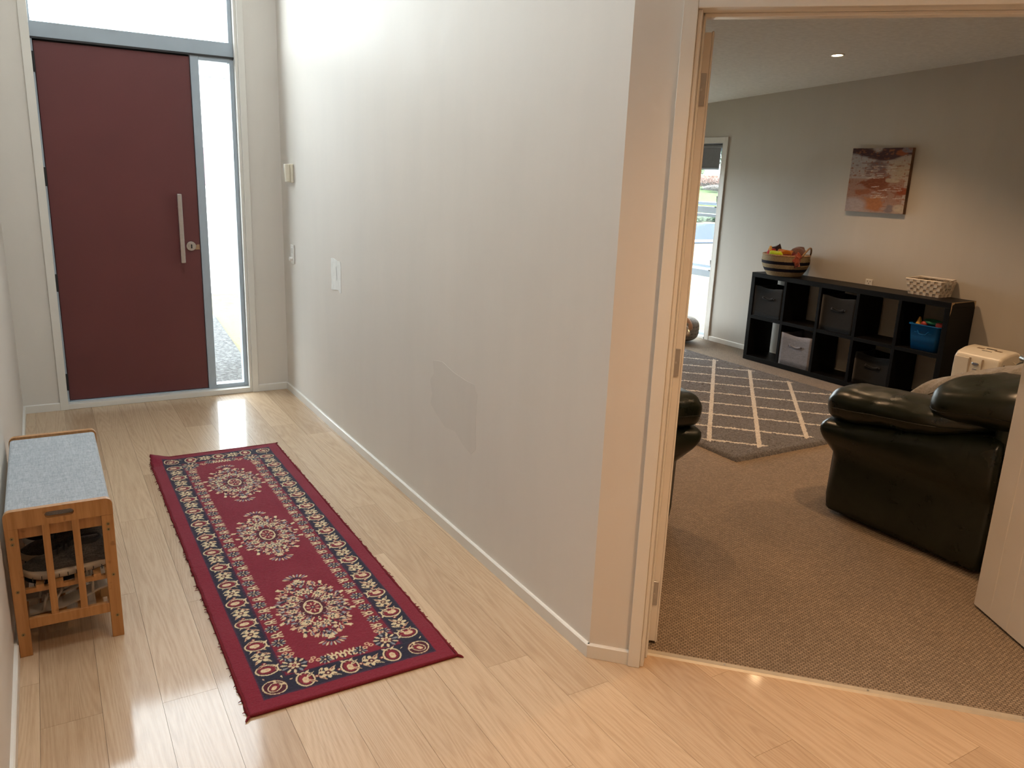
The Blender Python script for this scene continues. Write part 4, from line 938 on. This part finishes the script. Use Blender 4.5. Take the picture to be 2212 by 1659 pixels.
MB().tube([(4.36, wy0-f_-.002, zr-.01), (4.36, wy0-f_-.004, zr-.045), (4.42, wy0-f_-.004, zr-.045), (4.42, wy0-f_-.002, zr-.01)], .004, 6).build('handle', M_s1, wbk)

# ------------------------------------------------------------------ painting
def vnoise(nu, nv, fu, fv, seed):
    r = np.random.default_rng(seed); g = r.random((fv+2, fu+2)); x = np.linspace(0, fu, nu); y = np.linspace(0, fv, nv)
    xi = x.astype(int); yi = y.astype(int); xf = x-xi; yf = y-yi; xf = xf*xf*(3-2*xf); yf = yf*yf*(3-2*yf)
    a = g[yi][:, xi]; b = g[yi][:, xi+1]; c = g[yi+1][:, xi]; d = g[yi+1][:, xi+1]
    return (a*(1-xf)+b*xf)*(1-yf[:, None])+(c*(1-xf)+d*xf)*yf[:, None]
def paint_canvas(n=150):
    H, Vv = np.meshgrid(np.linspace(0, 1, n), np.linspace(0, 1, n))     # H left to right, V bottom to top
    n1 = vnoise(n, n, 4, 9, 1); n2 = vnoise(n, n, 9, 26, 2); n3 = vnoise(n, n, 30, 60, 3); nn = .5*n1+.32*n2+.18*n3
    I = np.empty((n, n, 3)); I[:] = (.40, .33, .29)
    def put(mask, col, a=1.0):
        m = np.clip(mask, 0, 1)[..., None]*a; I[:] = I*(1-m)+np.array(col)*m
    g = lambda c, w, x: np.exp(-((x-c)/w)**2)
    put((g(.80, .14, Vv)*g(.15, .25, H)*1.3), (.42, .38, .38)); put(g(.66, .2, Vv)*g(.88, .22, H), (.42, .33, .22), .8)
    put(((g(.96, .09, Vv)*(1-.9*g(.45, .10, H))+g(.87, .06, Vv)*g(.58, .20, H)-.35+1.1*(nn-.45))*3), (.065, .026, .026))
    put((g(.92, .06, Vv)*g(.85, .14, H)-.5+(nn-.5))*4, (.27, .075, .030)); put((g(.97, .06, Vv)*g(.95, .12, H)-.45+(nn-.5))*4, (.22, .18, .20))
    put((g(.70, .10, Vv)*g(.50, .26, H)-.45+1.3*(nn-.45))*3, (.16, .10, .11), .85); put((g(.60, .07, Vv)*g(.60, .25, H)-.5+1.4*(n2-.45))*4, (.20, .10, .085), .8)
    put(((Vv < .53)*1.0)*np.clip((.40-np.abs(Vv-.33))*4, 0, 1)*(H < .95), (.30, .14, .085), .75)
    put((g(.45, .09, Vv)*g(.50, .25, H)-.35+1.2*(nn-.45))*4, (.20, .055, .022)); put((g(.32, .06, Vv)*g(.25, .25, H)-.45+1.2*(nn-.45))*4, (.27, .085, .03), .8)
    put((g(.34, .07, Vv)*g(.95, .16, H)-.35+(nn-.45))*4, (.26, .055, .018)); put((g(.36, .10, Vv)*g(.70, .2, H)-.5+1.6*(n3-.4))*4, (.22, .08, .04), .8)
    put((g(.14, .13, Vv)*g(.50, .18, H)-.30+(nn-.45))*3.5, (.37, .150, .060)); put((g(.10, .14, Vv)*g(.12, .26, H)-.3)*3, (.38, .31, .30)); put((g(.08, .08, Vv)*g(.76, .10, H)-.4+(nn-.5))*4, (.20, .155, .155))
    put((g(.08, .07, Vv)*g(.92, .10, H)-.3)*4, (.43, .35, .27)); put((g(.50, .05, Vv)*g(.80, .16, H)-.5+(n2-.5))*4, (.42, .33, .24))
    r = random.Random(4)
    for k in range(34):      # pale dragged strokes
        cx, cy = (r.uniform(.3, .75), r.uniform(.52, .74)) if k < 18 else (r.uniform(.45, .9), r.uniform(.22, .42)); w_ = r.uniform(.03, .09); s_ = r.uniform(-.12, .12); b_ = r.uniform(-.5, .5)
        put((np.abs(Vv-cy-s_*(H-cx)-b_*(H-cx)**2) < .004)*(np.abs(H-cx) < w_), (.60, .52, .45), .8)
    I *= (.88+.24*n3)[..., None]; return np.clip(I, 0, 1)
PIC = paint_canvas(); n = 150; px = X1-.036
pa = thing('canvas_painting', 'square abstract canvas in rust, mauve and cream on the far wall', 'painting', (X1-.02, -1.446, 1.668))
Hh, Vv = np.meshgrid(np.linspace(-1.178, -1.718, n), np.linspace(1.412, 1.922, n)); gi = np.arange(n*n).reshape(n, n)
fast_mesh('painted_face', np.stack([np.full(Hh.shape, px-.0006)-(X1-.02), Hh+1.446, Vv-1.668], -1).reshape(-1, 3), np.stack([gi[:-1, :-1], gi[1:, :-1], gi[1:, 1:], gi[:-1, 1:]], -1).reshape(-1, 4), vcol('painted_canvas', .7, .2, 500, .0008, 0, .3), pa, PIC.reshape(-1, 3), smooth=False)
MB().box(px, X1-.001, -1.718, -1.178, 1.412, 1.922).build('stretcher', plain('canvas_edge', (.17, .09, .05), .8, var=.5, nscale=6), pa)

# ------------------------------------------------------------------ leather seats
def seat(name, label, cat, loc, rz, Wd, nseat, rightarm=True, rec=0.0):
    """local: x from the left arm's outer side, y=0 front of the arms, seat faces +y"""
    t = thing(name, label, cat, loc, rz)
    LE = lambda m, nm, **k: m.build(nm, M_leather, t, local=True, smooth=True, **k)
    def arm(sg, x0):
        X = lambda x: x0+sg*x
        # flaring side panel with a soft roll under the pad
        rings = []
        for k in range(23):
            u = k/22; y = -.100-.80*u
            front = math.sin(min(1, u/.10)*PI/2)
            zt = .455+.135*min(1, u/.92)**1.2
            prof = [(.020, .0), (.012, .03), (.022, .16), (.034, .30), (.030, .345), (.004, .375), (-.012+.016*u, .42), (.006, zt), (.07, zt+.02), (.20, zt+.02), (.25, zt-.01), (.26, .30), (.26, .0)]
            rings.append([(X(x if x > .05 else x), y+(0.0 if z < .34 else .085*(1-u)**2*math.sin(min(1, (z-.33)/.10)*PI/2))-.035*(z/.33)*(z < .33)*(1-u)**6-(rec*(1-u)**2 if z < .35 else rec*.35*(1-u)**2 if z < .44 else 0), max(.008, z)) for x, z in prof])
        o = LE(MB().loft(rings), 'arm_side', subd=1)
        # puffed arm pad, thick at the front and running to a tail under the back cushion
        rings = []; K = 24
        for k in range(25):
            u = k/24; y = -.002-.80*u; bulge = (math.sin(min(1, (u+.004)/.16)*PI/2))**.55*(1-max(0, (u-.60)/.42)**2*.93)
            wv = .165*max(.08, bulge); hv = .092*max(.05, bulge)*(1-.25*u); zc_ = .548+.072*u**.8; ring = []
            for j in range(K):
                a = 2*PI*j/K; c, s = math.cos(a), math.sin(a)
                wr_ = .010*mnoise.noise(Vector((c*2, s*2, u*9)))+.007*mnoise.noise(Vector((c*3+5, s*3, u*26)))
                ring.append((X(.150+(wv+wr_)*math.copysign(abs(c)**.85, c)-.010), y-.0*s, zc_+(hv+wr_)*math.copysign(abs(s)**.8, s)-(.012 if s < 0 else 0)*(1-u)))
            rings.append(ring)
        pad = LE(MB().loft(rings), 'arm_pad', subd=1); WM[pad.name] = WM[t.name]
        sm = []
        for k in range(3, 23):
            r_ = rings[k]; best = max(r_, key=lambda p: -sg*p[0]); sm.append((best[0]-sg*.001, best[1], rings[k][0][2]*0+sum(p[2] for p in r_)/len(r_)-.012))
        MB().tube(sm, .0022, 5).build('seam', M_lining, pad, local=True)
    arm(1, 0)
    if rightarm: arm(-1, Wd)
    LE(MB().box(.20, Wd-.20, -.92, -.10, .02, .30), 'seat_base', bevel=.03, bseg=3)
    sw_ = (Wd-.50)/nseat
    for i in range(nseat):
        cx = .25+sw_*(i+.5)
        LE(MB().blob((cx, -.44, .36), (sw_/2, .37, .10), .5, .35, 32, 18, wobble(.010, 8, i)), 'seat_cushion')
        LE(MB().blob((cx, -.70, .56), (sw_/2+.01, .13, .24), .55, .5, 32, 18, lambda p: Vector((p.x, p.y-.20*p.z, p.z))), 'back_cushion')
    LE(MB().box(.05, Wd-.05, -.975, -.82, .012, .72), 'back_panel', bevel=.05, bseg=4)
    # big rolled head cushion overhanging the arms
    ns = max(1, nseat)
    hb_ = (Wd+.02)/ns
    for i in range(ns):
        cx = -.01+hb_*(i+.5)
        hc = MB().blob((cx, -.765, .712), (hb_/2, .250, .135), .75, .42, 44, 24, lambda p: Vector((p.x, p.y, p.z*(1-.10*(p.y > 0))+.05*(-p.y/.27)*.6))+mnoise.noise_vector(Vector(p)*7)*.014)
        h_ = LE(hc, 'head_cushion'); WM[h_.name] = WM[t.name]
        q = []
        for k in range(17):      # piping round the outer end of the cushion
            tt = PI*(.56+.88*k/16); ph = -.12; pw = lambda x, e: math.copysign(abs(x)**e, x)
            p_ = Vector((hb_/2*pw(math.cos(ph), .75)*pw(math.cos(tt), .42), .250*pw(math.cos(ph), .75)*pw(math.sin(tt), .42), .135*pw(math.sin(ph), .75)))
            p_ = Vector((p_.x, p_.y, p_.z*(1-.10*(p_.y > 0))+.05*(-p_.y/.27)*.6))+mnoise.noise_vector(p_*7)*.014; q.append((cx+p_.x-.0005, -.765+p_.y, .712+p_.z))
        MB().tube(q, .0025, 5).build('seam', M_lining, h_, local=True)
    for x in (.10, Wd-.10):
        for y in (-.16, -.90): MB().cyl((x, y, 0), (0, 0, 1), .022, .03, 12).build('foot', M_black, t, local=True)
    return t
seat('leather_sofa', 'dark green leather sofa with puffy arm pad beside the open right door', 'sofa', (1.785, -3.205, .004), 0, 1.95, 2)
seat('leather_sofa', 'dark green leather sofa half hidden behind the left door leaf', 'sofa', (1.145, -1.22, .004), -PI/2, 1.92, 2, rec=.075)
# grey cushion leaning in the armchair
def puff(p):
    q = Vector(p); r = mnoise.noise(q*6)*.02; pl_ = .006*math.sin((q.y*.6+q.z)*95)*(1 if q.x < .2 else 0); q.x += r; q.z += pl_*(q.z > 0); return q
cg = MB().blob((0, 0, 0), (.20, .43, .225), .62, .55, 56, 32, puff)
R_ = Matrix.Rotation(math.radians(-22), 3, 'X')
vv = [tuple(R_ @ Vector(p)+Vector((2.250, -3.830, .585))) for p in cg.v]
gc = thing('grey_cushion', 'large pleated grey cushion leaning on the nearer green sofa', 'cushion', (2.235, -3.82, .40))
mesh_obj('cover', vv, cg.f, M_throw, gc, smooth=True)
pp = [tuple(R_ @ Vector((-.19+.015*math.cos(t_*2), .38*math.cos(t_), .175*math.sin(t_)))+Vector((2.250, -3.830, .585))) for t_ in [PI*k/20 for k in range(21)]]
MB().tube(pp, .005, 6).build('piping', M_throw, gc, smooth=True)

# ------------------------------------------------------------------ dehumidifier
dh = thing('dehumidifier', 'cream dehumidifier standing against the far wall past the cube shelf', 'dehumidifier', (4.21, -2.70, 0))
dx0, dx1, dy0, dy1 = 4.085, 4.345, -2.862, -2.535
prof = [(dx0+.012, .03), (dx0, .10), (dx0-.004, .40), (dx0+.006, .478), (dx0+.03, .505), (dx0+.11, .528), (dx1-.05, .535), (dx1, .520), (dx1, .03)]
body = MB().yprism([(x, z) for x, z in prof], dy0, dy1).build('body', M_cream, dh, bevel=.022, bseg=4)
for yy in (-2.655, -2.745): MB().box(dx0-.0055, dx0+.004, yy-.004, yy+.004, .10, .475).build('front_groove', plain('cream_groove', (.45, .34, .22), .5), dh)
MB().box(dx0-.0045, dx0+.002, -2.650, -2.545, .10, .470).build('front_panel', M_cream, dh, bevel=.004)
bd = MB().blob((dx0-.007, -2.700, .437), (.004, .026, .0125), .8, 1, 24, 12).build('badge', M_steel, dh, smooth=True); WM[bd.name] = WM[dh.name]
MB().box(dx0-.0125, dx0-.0105, -2.716, -2.684, .435, .440).build('badge_mark', plain('badge_blue', (.05, .08, .2), .4), bd)
MB().box(dx0-.0062, dx0-.003, -2.716, -2.684, .396, .402).build('print_line', plain('grey_print', (.22, .22, .24), .6), dh)
def onTop(y0, y1, x0, x1, nm, mat): 
    z = lambda x: .505+.023*(x-dx0-.03)/.08 if x < dx0+.11 else .528+.007*(x-dx0-.11)/.10
    MB().add([(x0, y0, z(x0)+.0012), (x1, y0, z(x1)+.0012), (x1, y1, z(x1)+.0012), (x0, y1, z(x0)+.0012), (x0, y0, z(x0)-.004), (x1, y0, z(x1)-.004), (x1, y1, z(x1)-.004), (x0, y1, z(x0)-.004)], [(0, 1, 2, 3), (4, 5, 6, 7), (0, 1, 5, 4), (1, 2, 6, 5), (2, 3, 7, 6), (3, 0, 4, 7)]).build(nm, mat, dh)
onTop(-2.745, -2.675, dx0+.09, dx0+.16, 'display', plain('dark_display', (.02, .015, .01), .2)); onTop(-2.672, -2.625, dx0+.115, dx0+.14, 'button_strip', plain('brown_buttons', (.2, .13, .07), .4)); onTop(-2.795, -2.748, dx0+.115, dx0+.14, 'button_strip', plain('brown_buttons', (.2, .13, .07), .4))
MB().box(dx0+.045, dx0+.062, dy0-.002, dy0+.004, .06, .455).build('side_vent', M_black, dh)
MB().box(dx0+.10, dx1-.02, dy0-.003, dy0+.004, .05, .44).build('side_grille', plain('cream_grille', (.55, .47, .34), .5), dh, bevel=.002)
MB().tube([(4.24, dy0-.004, .47), (4.25, dy0-.02, .46), (4.28, dy0-.022, .44), (4.30, dy0-.006, .42), (4.335, dy0-.004, .43)], .004, 6).build('cord', M_cream, dh)

# ------------------------------------------------------------------ pouf with a scarf by the window
pf = thing('pouf', 'round patterned grey pouf on the carpet below the tall window', 'pouf', (4.12, .40, .004))
t_ = NT('patterned_knit'); _v = t_.coords(); vo_ = t_.n('TexVoronoi'); vo_.inputs['Scale'].default_value = 28; t_.l(_v, vo_.inputs['Vector'])
_w = t_.n('TexWave', wave_type='BANDS', bands_direction='Z'); _w.inputs['Scale'].default_value = 9; _w.inputs['Distortion'].default_value = 1.5; t_.l(_v, _w.inputs['Vector'])
t_.set(Base_Color=t_.mix(_w.outputs['Fac'], t_.ramp(vo_.outputs['Distance'], [(.1, (.07, .06, .06)), (.6, (.26, .23, .20))]), (.30, .27, .24, 1)), Roughness=.95); t_.bump(vo_.outputs['Distance'], .5, .006)
MB().blob((0, 0, .135), (.235, .235, .130), .62, 1, 40, 22).build('cover', t_.m, pf, local=True, smooth=True)
MB().tube([(.222*math.cos(q), .222*math.sin(q), .19) for q in [2*PI*k/40 for k in range(40)]], .006, 6, closed=True).build('piping', M_boxdark, pf, local=True, smooth=True)
M_peach = fabric('peach_cloth', (.42, .22, .12), (.58, .33, .20), 120)
sc_v, sc_f = [], []
for i in range(13):
    for j in range(9):
        u, w = i/12, j/8; th = -2.7+1.15*u; rr = .05+.21*w; z = .272+.006*math.sin(u*17)-(.0 if w < .55 else .20*((w-.55)/.45)**1.5)*(.5+.5*math.sin(u*PI)); sc_v.append((4.12+min(rr, .242)*math.cos(th), .40+min(rr, .242)*math.sin(th), z+.004))
for i in range(12):
    for j in range(8): a = i*9+j; sc_f.append((a, a+1, a+10, a+9))
sc_o = mesh_obj('peach_scarf', sc_v, sc_f, M_peach, label='peach cloth draped over the patterned pouf', cat='cloth', smooth=True, origin=(4.12, .40, .27)); sc_o.modifiers.new('s', 'SOLIDIFY').thickness = .006

# ------------------------------------------------------------------ outside
def ground_mat(name, stops, sc, fine):
    t = NT(name); v = t.coords(); a = t.noise(v, sc, 5, .65); b = t.noise(v, fine, 4, .75)
    k = t.math('ADD', t.math('MULTIPLY', a, .5), t.math('MULTIPLY', b, .5)); t.set(Base_Color=t.ramp(k, stops), Roughness=1.0, Specular_IOR_Level=.1); t.bump(b, .8, .03); return t.m
M_lawn = ground_mat('dry_lawn', [(.34, (.075, .065, .042)), (.5, (.13, .113, .075)), (.66, (.10, .102, .058))], .7, 14)
M_path = ground_mat('aggregate_concrete', [(.40, (.045, .045, .045)), (.52, (.12, .12, .12)), (.62, (.24, .24, .235))], 30, 150)
M_drive = ground_mat('pale_concrete', [(.3, (.50, .48, .45)), (.7, (.60, .58, .55))], 2, 60)
M_road = ground_mat('asphalt', [(.3, (.034, .046, .068)), (.7, (.046, .058, .08))], 3, 90)  # blue sky reflection is put into the asphalt colour
GZ = -.14
MB().box(-60, 70, -30, 90, -.5, GZ-.02).build('ground', M_lawn, kind='structure', label='dry lawn outside the house', cat='lawn')
MB().prism([(-2.2, .14), (-.1, .14), (.06, 1.9), (.22, 4.1), (-2.2, 4.1)], GZ-.02, GZ).build('garden_path', M_path, kind='structure', label='pebbled concrete path outside the front door', cat='path')
MB().prism([(-5, 5.9), (7.5, 5.9), (9.2, 13), (12, 42), (-5, 42)], GZ-.02, GZ+.005).build('driveway', M_drive, kind='structure', label='pale concrete driveway across the front', cat='driveway')
MB().box(9.5, 70, 12.9, 22.8, GZ-.02, GZ+.01).build('road', M_road, kind='structure', label='asphalt road beyond the lawn, tinted blue-grey for the reflected sky', cat='road')
MB().box(9.5, 70, 13.15, 13.40, GZ-.02, GZ+.06).build('kerb', M_drive, kind='structure', label='white kerb line along the road', cat='kerb')
mesh_obj('bank', [(18, 27, GZ), (75, 27, GZ), (75, 60, 2.6), (30, 60, 2.6), (30, 60, GZ-.1), (75, 60, GZ-.1)], [(0, 1, 2, 3), (3, 2, 5, 4), (0, 3, 4), (1, 5, 2), (0, 4, 5, 1)], ground_mat('green_bank_grass', [(.35, (.028, .062, .012)), (.65, (.062, .108, .024))], 2, 20), kind='structure', label='green grass bank across the road', cat='bank')
def leaves(name, label, c, rad, col, n, ls, seed):
    r = random.Random(seed); m = MB(); t = thing(name, label, 'shrub' if 'tree' not in name else 'tree', (c[0], c[1], c[2]-rad[2]))
    for k in range(n):
        d = Vector((r.gauss(0, 1), r.gauss(0, 1), r.gauss(0, 1))).normalized()*r.uniform(.72, 1.0)
        p = Vector((c[0]+d.x*rad[0], c[1]+d.y*rad[1], c[2]+d.z*rad[2])); a = Vector((r.gauss(0, 1), r.gauss(0, 1), r.gauss(0, 1))).normalized(); b = a.orthogonal().normalized()
        s = ls*r.uniform(.6, 1.3); m.add([tuple(p-a*s), tuple(p+b*s*.45), tuple(p+a*s), tuple(p-b*s*.45)], [(0, 1, 2, 3)])
    m.build('leaves', plain('leaf_'+name+str(seed), col, .6, var=.45, nscale=6), t, kind='stuff')
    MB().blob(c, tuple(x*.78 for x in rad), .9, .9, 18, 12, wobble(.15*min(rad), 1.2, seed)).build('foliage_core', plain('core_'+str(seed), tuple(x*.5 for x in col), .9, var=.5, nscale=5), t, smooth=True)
    MB().tube([(c[0], c[1], GZ-.05), (c[0], c[1], c[2])], [.12, .06], 8).build('stem', plain('bark', (.10, .07, .05), .9), t)
for k, x in enumerate((24.2, 26.6, 29.0)):
    leaves('hedge_shrub', ('dark green roadside hedge shrub left in the window view', 'dark green roadside hedge shrub in the middle of the window view', 'dark green roadside hedge shrub right in the window view')[k], (x, 24.8+.2*k, .02), (1.15, 1.0, .30), (.022, .050, .012), 2600, .065, 20+k)
leaves('red_bush', 'rusty red bush on the green bank', (47.6, 44.9, 2.02), (2.3, 1.5, .50), (.115, .042, .022), 4500, .085, 31)
leaves('bank_shrub', 'brown dry bush below the rusty red one', (46.6, 42.6, 1.52), (2.2, .7, .26), (.05, .036, .025), 2500, .075, 33)
leaves('street_tree', 'bright green tree behind the rusty bush', (50.5, 52.0, 3.0), (2.2, 2.0, 1.0), (.045, .085, .02), 4500, .11, 34)
leaves('street_tree', 'dark green tree seen past the edge of the blind', (60.0, 53.5, 5.4), (3.4, 2.6, 3.0), (.02, .045, .015), 5000, .14, 35)
leaves('street_tree', 'green tree further up the street', (68.0, 60.0, 4.6), (4.0, 3.0, 3.2), (.03, .065, .02), 4000, .16, 36)
# pale houses: one across the driveway, one beyond the bank
M_wb = plain('white_weatherboard', (.74, .73, .70), .7, var=.03); M_roof = plain('grey_roof', (.20, .21, .23), .7)
def house(name, label, x0, x1, y0, y1, z0, z1, face, doors, wins):
    t = thing(name, label, 'house', ((x0+x1)/2, (y0+y1)/2, z0))
    MB().box(x0, x1, y0, y1, GZ-.3, z1).build('wall', M_wb, t)
    for k in range(int((z1-z0)/.42)): MB().box(x0, x1, y0-.03, y0, z0+.42*k+.36, z0+.42*k+.42).build('weatherboard_lap', M_wb, t)
    MB().add([(x0-.5, y0-.5, z1), (x1+.5, y0-.5, z1), (x1+.5, y1+.5, z1), (x0-.5, y1+.5, z1), (x0-.5, (y0+y1)/2, z1+1.6), (x1+.5, (y0+y1)/2, z1+1.6)], [(0, 1, 5, 4), (3, 2, 5, 4), (0, 4, 3), (1, 2, 5), (0, 1, 2, 3)]).build('roof', M_roof, t)
    for a, b, c, d in doors: MB().box(a, b, y0-.08, y0, c, d).build('entry_door', plain('plum_door', (.20, .10, .12), .6), t)
    for a, b, c, d in wins:
        f = MB().box(a-.06, b+.06, y0-.05, y0, c-.06, d+.06).build('window_frame', M_wb, t); WM[f.name] = WM[t.name]
        MB().box(a, b, y0-.06, y0-.04, c, d).build('pane', plain('sky_glass', (.18, .36, .42), .1), f)
house('white_house', 'white two-storey house with plum door across the driveway', 3.0, 22, 43.5, 52, .55, 6.4, 0, [(6.68, 7.52, .56, 2.62)], [(8.2, 8.9, 3.9, 4.9), (11, 12.4, 3.9, 4.9), (11, 13, 1.2, 2.4)])
house('far_house', 'pale house beyond the green bank', 56, 72, 66, 74, 2.4, 4.6, 0, [], [(59, 61, 3.2, 4.2), (64, 66, 3.2, 4.2)])
